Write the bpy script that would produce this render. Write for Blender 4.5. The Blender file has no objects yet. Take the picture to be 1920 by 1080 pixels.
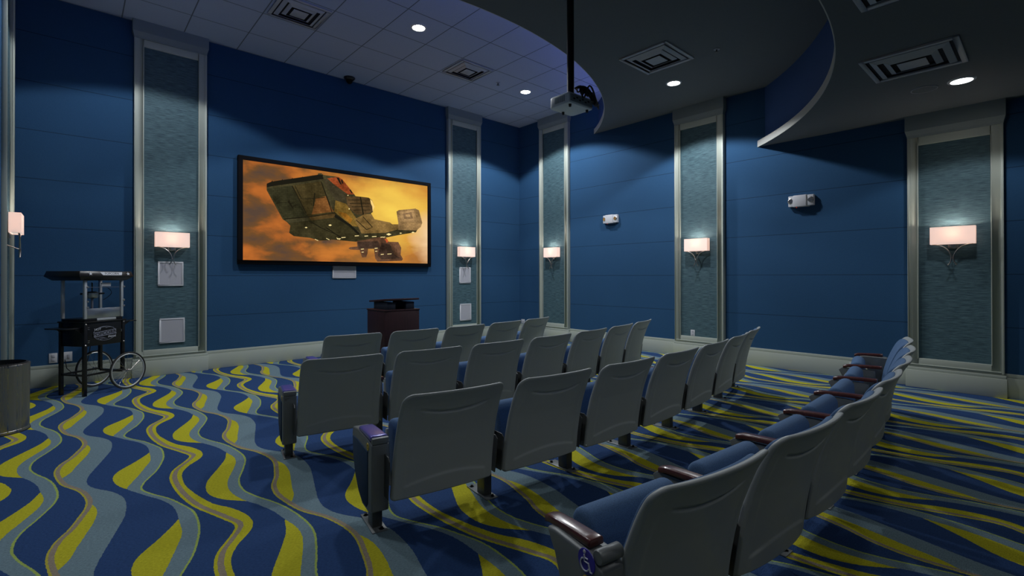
import bpy, bmesh, math, random
from mathutils import Vector, Matrix, noise
sc = bpy.context.scene
col = sc.collection
PI = math.pi
random.seed(4)

# ------------------------------------------------------------------ materials
def mat(name, color, rough=0.6, metal=0.0, emit=None, estr=0.0, spec=None, coat=0.0):
    m = bpy.data.materials.new(name); m.use_nodes = True
    b = m.node_tree.nodes['Principled BSDF']
    b.inputs['Base Color'].default_value = (*color, 1)
    b.inputs['Roughness'].default_value = rough
    b.inputs['Metallic'].default_value = metal
    if spec is not None: b.inputs['Specular IOR Level'].default_value = spec
    if coat: b.inputs['Coat Weight'].default_value = coat; b.inputs['Coat Roughness'].default_value = .12
    if emit is not None:
        b.inputs['Emission Color'].default_value = (*emit, 1)
        b.inputs['Emission Strength'].default_value = estr
    return m
def noisy(m, scale=(20, 20, 20), amount=0.25, bump=0.0, dist=0.01, detail=3.0):
    """vary the base colour a little and add a fine bump"""
    nt = m.node_tree; n = nt.nodes; l = nt.links
    b = n['Principled BSDF']
    tc = n.new('ShaderNodeTexCoord'); mp = n.new('ShaderNodeMapping'); mp.inputs['Scale'].default_value = scale
    no = n.new('ShaderNodeTexNoise'); no.inputs['Scale'].default_value = 1; no.inputs['Detail'].default_value = detail
    l.new(tc.outputs['Object'], mp.inputs[0]); l.new(mp.outputs[0], no.inputs['Vector'])
    c = b.inputs['Base Color'].default_value[:]
    if amount:
        mr = n.new('ShaderNodeMapRange'); mr.inputs['From Min'].default_value = .25; mr.inputs['From Max'].default_value = .75
        mr.inputs['To Min'].default_value = 1 - amount; mr.inputs['To Max'].default_value = 1 + amount
        vm = n.new('ShaderNodeVectorMath'); vm.operation = 'SCALE'; vm.inputs[0].default_value = c[:3]
        l.new(no.outputs['Fac'], mr.inputs['Value']); l.new(mr.outputs[0], vm.inputs['Scale']); l.new(vm.outputs[0], b.inputs['Base Color'])
    if bump:
        bp = n.new('ShaderNodeBump'); bp.inputs['Strength'].default_value = bump; bp.inputs['Distance'].default_value = dist
        l.new(no.outputs['Fac'], bp.inputs['Height']); l.new(bp.outputs[0], b.inputs['Normal'])
    return m
M = {}
M['shell'] = noisy(mat('seat_shell_plastic', (.37, .40, .405), .40), (400, 400, 400), .04, .15, .002)
M['steel_grey'] = mat('grey_powder_coat', (.17, .185, .19), .42, 0.2)
M['steel_dark'] = mat('dark_grey_steel', (.085, .09, .092), .4, 0.4)
M['seat_blue'] = noisy(mat('seat_fabric', (.065, .135, .27), .9), (260, 260, 260), .3, .35, .004)
M['panel_blue'] = noisy(mat('end_panel_fabric', (.012, .045, .10), .85), (260, 260, 260), .2, .2, .003)
M['wood'] = noisy(mat('mahogany', (.085, .022, .018), .3, coat=.4), (6, 60, 60), .3, .05)
M['violet'] = mat('painted_violet_sheen', (.10, .09, .42), .3, 0.25, coat=.5)  # violet reflection on the end armrests, painted in as base colour
M['black_under'] = mat('black_seat_underside', (.012, .018, .035), .7)
M['bolt'] = mat('bolt_black', (.02, .02, .02), .35, .6)
M['badge_yellow'] = mat('badge_yellow', (.62, .43, .03), .45)
M['badge_blue'] = mat('badge_blue', (.03, .02, .38), .45)
M['ink_black'] = mat('ink_black', (.01, .01, .01), .5)
M['ink_white'] = mat('ink_white', (.6, .62, .68), .5)
M['trim'] = mat('sage_paint', (.44, .48, .43), .45)
M['capital'] = mat('capital_paint', (.24, .28, .29), .6)
M['soffit'] = noisy(mat('soffit_paint', (.115, .135, .155), .8), (30, 30, 30), .03, .05, .003)
M['soffit_trim'] = mat('soffit_trim', (.50, .50, .48), .5)
M['fascia'] = mat('fascia_blue', (.022, .075, .24), .75)
M['white_plastic'] = mat('white_plastic', (.62, .63, .68), .4)
M['vent'] = mat('vent_white', (.42, .44, .50), .45)
M['vent_dark'] = mat('vent_dark', (.02, .02, .03), .9)
M['grille'] = noisy(mat('speaker_cloth', (.46, .46, .52), .7), (900, 900, 900), .1, .15, .002)
M['black_frame'] = mat('black_velvet', (.004, .004, .006), .8, spec=.1)
M['chrome'] = mat('brushed_nickel', (.62, .58, .54), .25, 1.0)
M['shade'] = mat('lamp_shade_linen', (.75, .66, .62), .9, emit=(1.0, .78, .70), estr=.36)
_n = M['shade'].node_tree; _t = _n.nodes.new('ShaderNodeBsdfTranslucent'); _t.inputs[0].default_value = (.13, .105, .09, 1)
_a = _n.nodes.new('ShaderNodeAddShader'); _o = [x for x in _n.nodes if x.type == 'OUTPUT_MATERIAL'][0]
_n.links.new(_n.nodes['Principled BSDF'].outputs[0], _a.inputs[0]); _n.links.new(_t.outputs[0], _a.inputs[1]); _n.links.new(_a.outputs[0], _o.inputs[0])
M['diffuser'] = mat('frosted_diffuser', (.85, .82, .78), .8, emit=(1, .88, .78), estr=.5)
M['bulb'] = mat('bulb_glow', (1, 1, 1), .5, emit=(1.0, .92, .8), estr=6)
M['lens'] = mat('downlight_lens', (1, 1, 1), .5, emit=(1.0, .97, .9), estr=30)
M['cart_black'] = mat('cart_black', (.006, .006, .007), .3)
M['cart_steel'] = mat('stainless', (.55, .56, .58), .28, 1.0)
M['alu'] = mat('aluminium', (.62, .64, .66), .35, .6)
M['rubber'] = mat('rubber', (.012, .012, .012), .6)
M['red_led'] = mat('red_led', (.5, .02, .02), .4, emit=(1, .08, .05), estr=.25)
M['lectern'] = noisy(mat('dark_mahogany', (.030, .007, .010), .5), (60, 60, 3), .4, .03)
M['projector'] = mat('projector_white', (.75, .79, .84), .4)
M['projector_dark'] = mat('projector_grey', (.25, .30, .33), .5)
M['pole'] = mat('black_pole', (.02, .02, .024), .35, .5)
M['cable'] = mat('black_cable', (.008, .008, .01), .3)
g = mat('glass', (.02, .03, .035), .02); gb = g.node_tree.nodes['Principled BSDF']
gb.inputs['Alpha'].default_value = .05; gb.inputs['Metallic'].default_value = 0
M['glass'] = g
def brushed():
    m = mat('brushed_steel_bin', (.34, .32, .30), .3, 1.0)
    nt = m.node_tree; n = nt.nodes; l = nt.links; b = n['Principled BSDF']
    tc = n.new('ShaderNodeTexCoord'); s = n.new('ShaderNodeSeparateXYZ'); l.new(tc.outputs['Object'], s.inputs[0])
    at = n.new('ShaderNodeMath'); at.operation = 'ARCTAN2'; l.new(s.outputs[1], at.inputs[0]); l.new(s.outputs[0], at.inputs[1])
    no = n.new('ShaderNodeTexNoise'); no.noise_dimensions = '1D'; no.inputs['Scale'].default_value = 14; no.inputs['Detail'].default_value = 5
    l.new(at.outputs[0], no.inputs['W'])
    mr = n.new('ShaderNodeMapRange'); mr.inputs['From Min'].default_value = .3; mr.inputs['From Max'].default_value = .7
    mr.inputs['To Min'].default_value = .15; mr.inputs['To Max'].default_value = .55
    l.new(no.outputs['Fac'], mr.inputs[0]); l.new(mr.outputs[0], b.inputs['Roughness'])
    return m
M['bin'] = brushed()

def wall_material():
    m = bpy.data.materials.new('blue_fabric_wall'); m.use_nodes = True
    nt = m.node_tree; n = nt.nodes; l = nt.links; b = n['Principled BSDF']
    b.inputs['Roughness'].default_value = .85
    b.inputs['Specular IOR Level'].default_value = .25
    tc = n.new('ShaderNodeTexCoord'); s = n.new('ShaderNodeSeparateXYZ'); l.new(tc.outputs['Object'], s.inputs[0])
    def math_(op, a, bb=None, c=None):
        x = n.new('ShaderNodeMath'); x.operation = op
        for i, v in enumerate((a, bb, c)):
            if v is None: continue
            if isinstance(v, (int, float)): x.inputs[i].default_value = v
            else: l.new(v, x.inputs[i])
        return x.outputs[0]
    z = math_('DIVIDE', math_('SUBTRACT', s.outputs[2], .905), .69)
    fr = math_('FRACT', z)
    seam = math_('ADD', math_('LESS_THAN', fr, .011), math_('GREATER_THAN', fr, .996))
    fine = n.new('ShaderNodeTexNoise'); fine.inputs['Scale'].default_value = 90; fine.inputs['Detail'].default_value = 2
    l.new(tc.outputs['Object'], fine.inputs['Vector'])
    big = n.new('ShaderNodeTexNoise'); big.inputs['Scale'].default_value = .8; big.inputs['Detail'].default_value = 2
    l.new(tc.outputs['Object'], big.inputs['Vector'])
    v = math_('ADD', .8, math_('MULTIPLY', fine.outputs['Fac'], .2))
    v = math_('ADD', v, math_('MULTIPLY', big.outputs['Fac'], .2))
    v = math_('MULTIPLY', v, math_('SUBTRACT', 1.0, math_('MULTIPLY', seam, .55)))
    vm = n.new('ShaderNodeVectorMath'); vm.operation = 'SCALE'; vm.inputs[0].default_value = (.021, .078, .178)
    l.new(v, vm.inputs['Scale']); l.new(vm.outputs[0], b.inputs['Base Color'])
    bp = n.new('ShaderNodeBump'); bp.inputs['Strength'].default_value = .25; bp.inputs['Distance'].default_value = .004
    l.new(math_('SUBTRACT', fine.outputs['Fac'], math_('MULTIPLY', seam, 1.5)), bp.inputs['Height']); l.new(bp.outputs[0], b.inputs['Normal'])
    return m
M['wall'] = wall_material()

def grass_material():
    m = bpy.data.materials.new('teal_grasscloth'); m.use_nodes = True
    nt = m.node_tree; n = nt.nodes; l = nt.links; b = n['Principled BSDF']; b.inputs['Roughness'].default_value = .7
    tc = n.new('ShaderNodeTexCoord'); mp = n.new('ShaderNodeMapping'); mp.inputs['Scale'].default_value = (7, 7, 90)
    l.new(tc.outputs['Object'], mp.inputs[0])
    no = n.new('ShaderNodeTexNoise'); no.inputs['Scale'].default_value = 1.0; no.inputs['Detail'].default_value = 4; no.inputs['Roughness'].default_value = .65
    l.new(mp.outputs[0], no.inputs['Vector'])
    cr = n.new('ShaderNodeValToRGB'); cr.color_ramp.elements[0].position = .33; cr.color_ramp.elements[0].color = (.018, .052, .075, 1)
    cr.color_ramp.elements[1].position = .68; cr.color_ramp.elements[1].color = (.095, .18, .215, 1)
    l.new(no.outputs['Fac'], cr.inputs[0]); l.new(cr.outputs[0], b.inputs['Base Color'])
    bp = n.new('ShaderNodeBump'); bp.inputs['Strength'].default_value = .6; bp.inputs['Distance'].default_value = .006
    l.new(no.outputs['Fac'], bp.inputs['Height']); l.new(bp.outputs[0], b.inputs['Normal'])
    return m
M['grass'] = grass_material()

def tile_material():
    m = bpy.data.materials.new('acoustic_ceiling_tiles'); m.use_nodes = True
    nt = m.node_tree; n = nt.nodes; l = nt.links; b = n['Principled BSDF']; b.inputs['Roughness'].default_value = .8
    tc = n.new('ShaderNodeTexCoord'); s = n.new('ShaderNodeSeparateXYZ'); l.new(tc.outputs['Object'], s.inputs[0])
    def mth(op, a, bb=None):
        x = n.new('ShaderNodeMath'); x.operation = op
        for i, v in enumerate((a, bb)):
            if v is None: continue
            if isinstance(v, (int, float)): x.inputs[i].default_value = v
            else: l.new(v, x.inputs[i])
        return x.outputs[0]
    def line(o, off):
        f = mth('FRACT', mth('DIVIDE', mth('ADD', o, off), .797))
        return mth('ADD', mth('LESS_THAN', f, .010), mth('GREATER_THAN', f, .990))
    ln = mth('MINIMUM', mth('ADD', line(s.outputs[0], 20 * .797 + 5.985 - 20 * .797 + .797 * 20), line(s.outputs[1], .75 + .797 * 30)), 1.0)
    no = n.new('ShaderNodeTexNoise'); no.inputs['Scale'].default_value = 60; l.new(tc.outputs['Object'], no.inputs['Vector'])
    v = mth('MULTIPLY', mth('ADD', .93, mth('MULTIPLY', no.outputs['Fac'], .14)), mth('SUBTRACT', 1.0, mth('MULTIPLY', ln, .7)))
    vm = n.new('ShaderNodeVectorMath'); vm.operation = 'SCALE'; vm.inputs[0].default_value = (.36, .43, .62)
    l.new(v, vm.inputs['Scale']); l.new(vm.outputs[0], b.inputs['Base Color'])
    return m
M['tiles'] = tile_material()

def carpet_material():
    m = bpy.data.materials.new('wave_pattern_carpet'); m.use_nodes = True
    nt = m.node_tree; n = nt.nodes; l = nt.links; b = n['Principled BSDF']
    b.inputs['Roughness'].default_value = .95; b.inputs['Specular IOR Level'].default_value = .15
    PX, PY = 1.2, 1.62
    tc = n.new('ShaderNodeTexCoord'); s = n.new('ShaderNodeSeparateXYZ'); l.new(tc.outputs['Object'], s.inputs[0])
    def mth(op, a, bb=None):
        x = n.new('ShaderNodeMath'); x.operation = op
        for i, v in enumerate((a, bb)):
            if v is None: continue
            if isinstance(v, (int, float)): x.inputs[i].default_value = v
            else: l.new(v, x.inputs[i])
        return x.outputs[0]
    wob = n.new('ShaderNodeTexNoise'); wob.inputs['Scale'].default_value = 45; wob.inputs['Detail'].default_value = 1
    l.new(tc.outputs['Object'], wob.inputs['Vector'])
    X = mth('ADD', mth('ADD', s.outputs[0], 9.0 + PX * 10), mth('MULTIPLY', mth('SUBTRACT', wob.outputs['Fac'], .5), .010))
    T = mth('FRACT', mth('DIVIDE', mth('ADD', mth('MULTIPLY', s.outputs[1], -1.0), -4.2 + PY * 20), PY))
    def curve(pts):
        pts = sorted(pts)
        ext = [(t - 1, v) for t, v in pts] + pts + [(t + 1, v) for t, v in pts]
        def ev(t):
            for i in range(len(ext) - 1):
                if ext[i][0] <= t <= ext[i + 1][0]:
                    (t0, v0), (t1, v1) = ext[i], ext[i + 1]
                    tm, vm_ = ext[i - 1] if i > 0 else ext[i]; tp, vp = ext[i + 2] if i + 2 < len(ext) else ext[i + 1]
                    h = t1 - t0; u = (t - t0) / h
                    m0 = (v1 - vm_) / (t1 - tm) * h if t1 > tm else 0; m1 = (vp - v0) / (tp - t0) * h if tp > t0 else 0
                    return (2*u**3-3*u**2+1)*v0 + (u**3-2*u**2+u)*m0 + (-2*u**3+3*u**2)*v1 + (u**3-u**2)*m1
        fc = n.new('ShaderNodeFloatCurve'); cv = fc.mapping.curves[0]
        N = 28
        vals = [(i / N, (ev(i / N) + .2) / 1.6) for i in range(N + 1)]
        cv.points[0].location = vals[0]; cv.points[1].location = vals[-1]
        for p in vals[1:-1]: cv.points.new(*p)
        for p in cv.points: p.handle_type = 'AUTO'
        fc.mapping.update()
        l.new(T, fc.inputs['Value'])
        return mth('SUBTRACT', mth('MULTIPLY', fc.outputs[0], 1.6), .2)
    RL = curve([(0,-.05),(.1,-.043),(.25,.0),(.37,.08),(.47,.118),(.56,.13),(.64,.115),(.70,.09),(.81,.04),(.90,-.02)])
    RR = curve([(0,.24),(.1,.195),(.2,.155),(.28,.143),(.36,.165),(.42,.21),(.49,.275),(.58,.325),(.67,.34),(.81,.32),(.91,.28)])
    RY = curve([(0,.08),(.08,.05),(.16,-.01),(.25,-.05),(.4,-.0),(.5,.10),(.58,.155),(.67,.185),(.78,.17),(.86,.14)])
    PR = curve([(0,.675),(.13,.66),(.23,.625),(.34,.57),(.42,.51),(.48,.47),(.55,.45),(.63,.49),(.75,.58),(.85,.63),(.93,.665)])
    PL = curve([(0,.575),(.14,.56),(.24,.51),(.35,.45),(.43,.40),(.5,.365),(.57,.405),(.65,.46),(.73,.52),(.82,.565),(.9,.58)])
    PB = curve([(0,.57),(.06,.515),(.13,.44),(.21,.345),(.27,.305),(.33,.295),(.41,.31),(.5,.362),(.56,.45),(.65,.6),(.8,.68),(.92,.64)])
    QL = curve([(.03,.74),(.14,.80),(.20,.825),(.25,.80),(.31,.74),(.38,.67),(.47,.63),(.57,.62),(.72,.63),(.86,.66),(.94,.69)])
    QR = curve([(.02,.86),(.09,.90),(.16,.925),(.23,.92),(.29,.88),(.36,.79),(.44,.725),(.54,.70),(.66,.70),(.8,.735),(.88,.765),(.95,.80)])
    SR = curve([(0,1.06),(.10,1.12),(.20,1.16),(.31,1.183),(.40,1.188),(.48,1.17),(.56,1.13),(.63,1.09),(.71,1.04),(.79,1.012),(.88,1.01),(.94,1.03)])
    SL = curve([(0,.97),(.08,1.02),(.18,1.065),(.29,1.09),(.38,1.11),(.46,1.10),(.54,1.06),(.62,1.01),(.70,.96),(.78,.93),(.86,.925),(.93,.94)])
    SB = curve([(0,.965),(.06,1.04),(.15,1.13),(.24,1.12),(.29,1.085),(.39,1.04),(.49,.965),(.58,.89),(.66,.83),(.74,.80),(.83,.80),(.92,.86)])
    off = mth('SUBTRACT', RL, .012)
    XW = mth('ADD', mth('MULTIPLY', mth('FRACT', mth('DIVIDE', mth('SUBTRACT', X, off), PX)), PX), off)
    navy, slate, yellow, lime, mauve = (.022,.058,.165,1), (.155,.23,.27,1), (.47,.44,.022,1), (.32,.42,.10,1), (.27,.225,.17,1)
    cur = None
    def band(a, c, colr):
        nonlocal cur
        k = mth('MULTIPLY', mth('GREATER_THAN', XW, a), mth('LESS_THAN', XW, c))
        mx = n.new('ShaderNodeMix'); mx.data_type = 'RGBA'
        l.new(k, mx.inputs[0])
        if cur is None: mx.inputs[6].default_value = navy
        else: l.new(cur, mx.inputs[6])
        mx.inputs[7].default_value = colr
        cur = mx.outputs[2]
    ad = lambda a, v: mth('ADD', a, v)
    band(RL, RR, slate); band(RL, RY, yellow); band(ad(RL, .012), ad(RL, .038), mauve); band(RL, ad(RL, .012), (.42,.38,.05,1))
    band(PL, PR, slate); band(ad(PR, -.013), PR, lime); band(PB, PL, yellow)
    band(QL, QR, yellow); band(ad(QL, .018), ad(QL, .05), mauve)
    band(SL, SR, slate); band(ad(SR, -.013), SR, lime); band(SB, SL, yellow)
    # tufts
    mp = n.new('ShaderNodeMapping'); mp.inputs['Scale'].default_value = (60, 150, 1); l.new(tc.outputs['Object'], mp.inputs[0])
    tf = n.new('ShaderNodeTexNoise'); tf.inputs['Scale'].default_value = 1; tf.inputs['Detail'].default_value = 3; l.new(mp.outputs[0], tf.inputs['Vector'])
    sc_ = mth('ADD', .55, mth('MULTIPLY', tf.outputs['Fac'], .9))
    vm = n.new('ShaderNodeVectorMath'); vm.operation = 'SCALE'; l.new(cur, vm.inputs[0]); l.new(sc_, vm.inputs['Scale'])
    l.new(vm.outputs[0], b.inputs['Base Color'])
    bp = n.new('ShaderNodeBump'); bp.inputs['Strength'].default_value = .7; bp.inputs['Distance'].default_value = .008
    l.new(tf.outputs['Fac'], bp.inputs['Height']); l.new(bp.outputs[0], b.inputs['Normal'])
    return m
M['carpet'] = carpet_material()

def emit_mat(name, color, s=1.0):
    m = bpy.data.materials.new(name); m.use_nodes = True; nt = m.node_tree
    nt.nodes.clear(); e = nt.nodes.new('ShaderNodeEmission'); o = nt.nodes.new('ShaderNodeOutputMaterial')
    e.inputs[0].default_value = (*color, 1); e.inputs[1].default_value = s; nt.links.new(e.outputs[0], o.inputs[0])
    return m
def sky_mat():
    """the projected picture: an orange cloudy sky with a bright sun at its right"""
    m = emit_mat('projected_sky', (1, 1, 1)); nt = m.node_tree; n = nt.nodes; l = nt.links
    e = [x for x in n if x.type == 'EMISSION'][0]
    tc = n.new('ShaderNodeTexCoord'); mp = n.new('ShaderNodeMapping'); mp.inputs['Scale'].default_value = (.9, 1, 1.9)
    l.new(tc.outputs['Object'], mp.inputs[0])
    no = n.new('ShaderNodeTexNoise'); no.inputs['Scale'].default_value = 1.6; no.inputs['Detail'].default_value = 6; no.inputs['Distortion'].default_value = .15
    l.new(mp.outputs[0], no.inputs['Vector'])
    cr = n.new('ShaderNodeValToRGB'); el = cr.color_ramp.elements
    el[0].position = .32; el[0].color = (.10, .06, .04, 1); el[1].position = .72; el[1].color = (.60, .17, .03, 1)
    x = el.new(.45); x.color = (.17, .075, .025, 1); x = el.new(.56); x.color = (.40, .12, .025, 1)
    l.new(no.outputs['Fac'], cr.inputs[0])
    def glow(cx, cz, r, power, colr, src, sx=1.0):
        mp2 = n.new('ShaderNodeMapping'); mp2.inputs['Location'].default_value = (-cx * sx / r, 0, -cz / r); mp2.inputs['Scale'].default_value = (sx / r, 0, 1 / r)
        l.new(tc.outputs['Object'], mp2.inputs[0])
        nn = n.new('ShaderNodeVectorMath'); nn.operation = 'ADD'; l.new(mp2.outputs[0], nn.inputs[0])
        ns = n.new('ShaderNodeVectorMath'); ns.operation = 'SCALE'; ns.inputs['Scale'].default_value = .9
        s2 = n.new('ShaderNodeVectorMath'); s2.operation = 'SUBTRACT'; l.new(no.outputs['Color'], s2.inputs[0]); s2.inputs[1].default_value = (.5, .5, .5)
        l.new(s2.outputs[0], ns.inputs[0]); l.new(ns.outputs[0], nn.inputs[1])
        g_ = n.new('ShaderNodeTexGradient'); g_.gradient_type = 'SPHERICAL'; l.new(nn.outputs[0], g_.inputs[0])
        pw = n.new('ShaderNodeMath'); pw.operation = 'POWER'; pw.inputs[1].default_value = power; l.new(g_.outputs['Fac'], pw.inputs[0])
        mx = n.new('ShaderNodeMix'); mx.data_type = 'RGBA'; l.new(pw.outputs[0], mx.inputs[0]); l.new(src, mx.inputs[6]); mx.inputs[7].default_value = (*colr, 1)
        return mx.outputs[2]
    c = glow(-3.5, 3.0, 1.9, .8, (.75, .28, .045), cr.outputs[0], .8)
    c = glow(-3.72, 2.98, .95, .8, (1.0, .68, .10), c, .7)
    c = glow(-2.78, 2.45, .75, .9, (1.0, .72, .42), c, 1.3)
    l.new(c, e.inputs[0]); e.inputs[1].default_value = .95
    return m
def ship_mat(cn):
    m = emit_mat('projected_' + cn, PC[cn], 1.0)
    if cn in ('lit', 'line', 'dark', 'fire'): return m
    nt = m.node_tree; n = nt.nodes; l = nt.links; e = [x for x in n if x.type == 'EMISSION'][0]
    tc = n.new('ShaderNodeTexCoord'); a = n.new('ShaderNodeTexNoise'); a.inputs['Scale'].default_value = 2.6; a.inputs['Detail'].default_value = 8; a.inputs['Roughness'].default_value = .7
    l.new(tc.outputs['Object'], a.inputs['Vector'])
    mr = n.new('ShaderNodeMapRange'); mr.inputs['From Min'].default_value = .35; mr.inputs['From Max'].default_value = .68; mr.inputs['To Min'].default_value = .45; mr.inputs['To Max'].default_value = 1.9
    l.new(a.outputs['Fac'], mr.inputs[0])
    vo = n.new('ShaderNodeTexBrick'); vo.inputs['Scale'].default_value = 7; vo.inputs['Color1'].default_value = (1, 1, 1, 1); vo.inputs['Color2'].default_value = (.78, .78, .8, 1); vo.inputs['Mortar'].default_value = (.45, .45, .45, 1); vo.inputs['Mortar Size'].default_value = .012
    mp = n.new('ShaderNodeMapping'); mp.inputs['Rotation'].default_value = (PI/2, .12, 0); l.new(tc.outputs['Object'], mp.inputs[0]); l.new(mp.outputs[0], vo.inputs['Vector'])
    v1 = n.new('ShaderNodeVectorMath'); v1.operation = 'MULTIPLY'; l.new(vo.outputs['Color'], v1.inputs[0]); v1.inputs[1].default_value = PC[cn]
    v2 = n.new('ShaderNodeVectorMath'); v2.operation = 'SCALE'; l.new(v1.outputs[0], v2.inputs[0]); l.new(mr.outputs[0], v2.inputs['Scale'])
    l.new(v2.outputs[0], e.inputs[0])
    return m
PC = dict(hull=(.05,.042,.018), dark=(.012,.011,.007), face1=(.031,.029,.013), face2=(.055,.04,.014), glow1=(.17,.068,.018),
          red=(.30,.062,.018), shade=(.05,.04,.02), engine=(.10,.058,.022), line=(.014,.012,.006), fire=(1.0,.66,.20), glow2=(.20,.115,.022),
          amber=(.36,.15,.018), belly=(.036,.030,.012), box1=(.05,.043,.02), box2=(.085,.05,.016), mid=(.23,.135,.04), tail=(.32,.19,.075),
          tailin=(.40,.24,.10), taildark=(.22,.13,.06), tower=(.13,.062,.032), towerd=(.06,.034,.022), red2=(.55,.10,.03), lit=(1.0,.80,.35))

# ------------------------------------------------------------------ mesh builder
class MB:
    def __init__(s): s.v = []; s.f = []; s.m = []
    def add(s, vs, fs, mi=0):
        o = len(s.v); s.v += [tuple(v) for v in vs]; s.f += [tuple(i + o for i in f) for f in fs]; s.m += [mi] * len(fs); return s
    def box(s, lo, hi, mi=0, mx=None):
        x0,y0,z0 = lo; x1,y1,z1 = hi
        vs = [Vector(p) for p in ((x0,y0,z0),(x1,y0,z0),(x1,y1,z0),(x0,y1,z0),(x0,y0,z1),(x1,y0,z1),(x1,y1,z1),(x0,y1,z1))]
        if mx is not None: vs = [mx @ v for v in vs]
        return s.add(vs, [(0,3,2,1),(4,5,6,7),(0,1,5,4),(1,2,6,5),(2,3,7,6),(3,0,4,7)], mi)
    def prism(s, pts, a, b, axis='x', mi=0, mx=None):
        """extrude the 2D outline pts along axis from a to b"""
        def P(p, k):
            if axis == 'x': return Vector((k, p[0], p[1]))
            if axis == 'y': return Vector((p[0], k, p[1]))
            return Vector((p[0], p[1], k))
        n = len(pts); vs = [P(p, a) for p in pts] + [P(p, b) for p in pts]
        if mx is not None: vs = [mx @ v for v in vs]
        fs = [tuple(range(n - 1, -1, -1)), tuple(range(n, 2 * n))] + [(i, (i + 1) % n, (i + 1) % n + n, i + n) for i in range(n)]
        return s.add(vs, fs, mi)
    def tube(s, path, r, seg=8, mi=0, closed=False):
        P = [Vector(p) for p in path]; n = len(P); rings = []
        up = None
        for i in range(n):
            a = P[(i - 1) % n] if (i > 0 or closed) else P[i]; c = P[(i + 1) % n] if (i < n - 1 or closed) else P[i]
            t = (c - a).normalized()
            if up is None: up = Vector((0,0,1)) if abs(t.z) < .9 else Vector((1,0,0))
            u = (up - t * up.dot(t)); u = u.normalized() if u.length > 1e-6 else t.orthogonal().normalized()
            up = u; w = t.cross(u); rr = r[i] if isinstance(r, (list, tuple)) else r
            rings.append([P[i] + (u * math.cos(2*PI*k/seg) + w * math.sin(2*PI*k/seg)) * rr for k in range(seg)])
        vs = [v for g_ in rings for v in g_]; fs = []
        for i in range(n if closed else n - 1):
            j = (i + 1) % n
            for k in range(seg): fs.append((i*seg+k, i*seg+(k+1)%seg, j*seg+(k+1)%seg, j*seg+k))
        if not closed: fs += [tuple(range(seg - 1, -1, -1)), tuple((n-1)*seg + k for k in range(seg))]
        return s.add(vs, fs, mi)
    def lathe(s, prof, c=(0,0,0), seg=32, mi=0, axis='z', mx=None):
        """prof: (radius, height) pairs"""
        vs = []; n = len(prof)
        for k in range(seg):
            a = 2*PI*k/seg
            for r, h in prof:
                p = (r*math.cos(a), r*math.sin(a), h)
                if axis == 'y': p = (p[0], h, p[1])
                if axis == 'x': p = (h, p[0], p[1])
                v = Vector(p) + Vector(c)
                vs.append(mx @ v if mx is not None else v)
        fs = []
        for k in range(seg):
            k2 = (k + 1) % seg
            for i in range(n - 1): fs.append((k*n+i, k2*n+i, k2*n+i+1, k*n+i+1))
        return s.add(vs, fs, mi)
    def torus(s, c, R, r, axis='y', mi=0, seg=40, sub=8, mx=None):
        pr = [(R + r*math.cos(2*PI*k/sub), r*math.sin(2*PI*k/sub)) for k in range(sub + 1)]
        return s.lathe(pr, c, seg, mi, axis, mx)
    def build(s, name, mats, parent=None, bevel=0, seg=2, smooth=False, loc=None):
        me = bpy.data.meshes.new(name); me.from_pydata(s.v, [], s.f)
        if not isinstance(mats, (list, tuple)): mats = [mats]
        for m_ in mats: me.materials.append(m_)
        me.polygons.foreach_set('material_index', s.m)
        bm = bmesh.new(); bm.from_mesh(me)
        bmesh.ops.remove_doubles(bm, verts=bm.verts, dist=1e-5)
        bmesh.ops.recalc_face_normals(bm, faces=bm.faces)
        if bevel:
            es = [e for e in bm.edges if len(e.link_faces) == 2 and e.calc_face_angle(0) > .5]
            bmesh.ops.bevel(bm, geom=es, offset=bevel, segments=seg, profile=.5, affect='EDGES', clamp_overlap=True)
        if smooth or bevel:
            for f in bm.faces: f.smooth = True
            for e in bm.edges:
                if len(e.link_faces) == 2 and e.calc_face_angle(0) > .7: e.smooth = False
        bm.to_mesh(me); bm.free(); me.update()
        o = bpy.data.objects.new(name, me); col.objects.link(o)
        if parent is not None: o.parent = parent
        if loc is not None: o.location = loc
        return o
def tag(o, label=None, cat=None, group=None, kind=None):
    if label: o['label'] = label
    if cat: o['category'] = cat
    if group: o['group'] = group
    if kind: o['kind'] = kind
    return o
def empty(name, loc, rz=0, label=None, cat=None, group=None):
    o = bpy.data.objects.new(name, None); col.objects.link(o); o.location = loc; o.rotation_euler = (0, 0, rz)
    o.empty_display_size = .1
    return tag(o, label, cat, group)
def children(o): return [c for c in list(bpy.data.objects) if c.parent == o]
def copy_tree(o, parent=None, kids=None):
    c = o.copy(); col.objects.link(c); c.parent = parent
    for ch in children(o): copy_tree(ch, c)
    return c
def text(body, size, m, parent, mx, name='lettering', depth=.0015, align='CENTER', squash=1.0):
    cu = bpy.data.curves.new(name, 'FONT'); cu.body = body; cu.size = size; cu.extrude = depth
    cu.align_x = align; cu.align_y = 'CENTER'; cu.resolution_u = 3
    t = bpy.data.objects.new('tmp', cu); col.objects.link(t)
    bpy.context.view_layer.update()
    me = bpy.data.meshes.new_from_object(t.evaluated_get(bpy.context.evaluated_depsgraph_get()))
    bpy.data.objects.remove(t)
    me.name = name; me.transform(mx); me.materials.clear(); me.materials.append(m)
    o = bpy.data.objects.new(name, me); col.objects.link(o); o.parent = parent
    return o
def arc(cx, cy, r, a0, a1, n):
    return [(cx + r*math.cos(math.radians(a0 + (a1-a0)*i/n)), cy + r*math.sin(math.radians(a0 + (a1-a0)*i/n))) for i in range(n + 1)]

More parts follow.
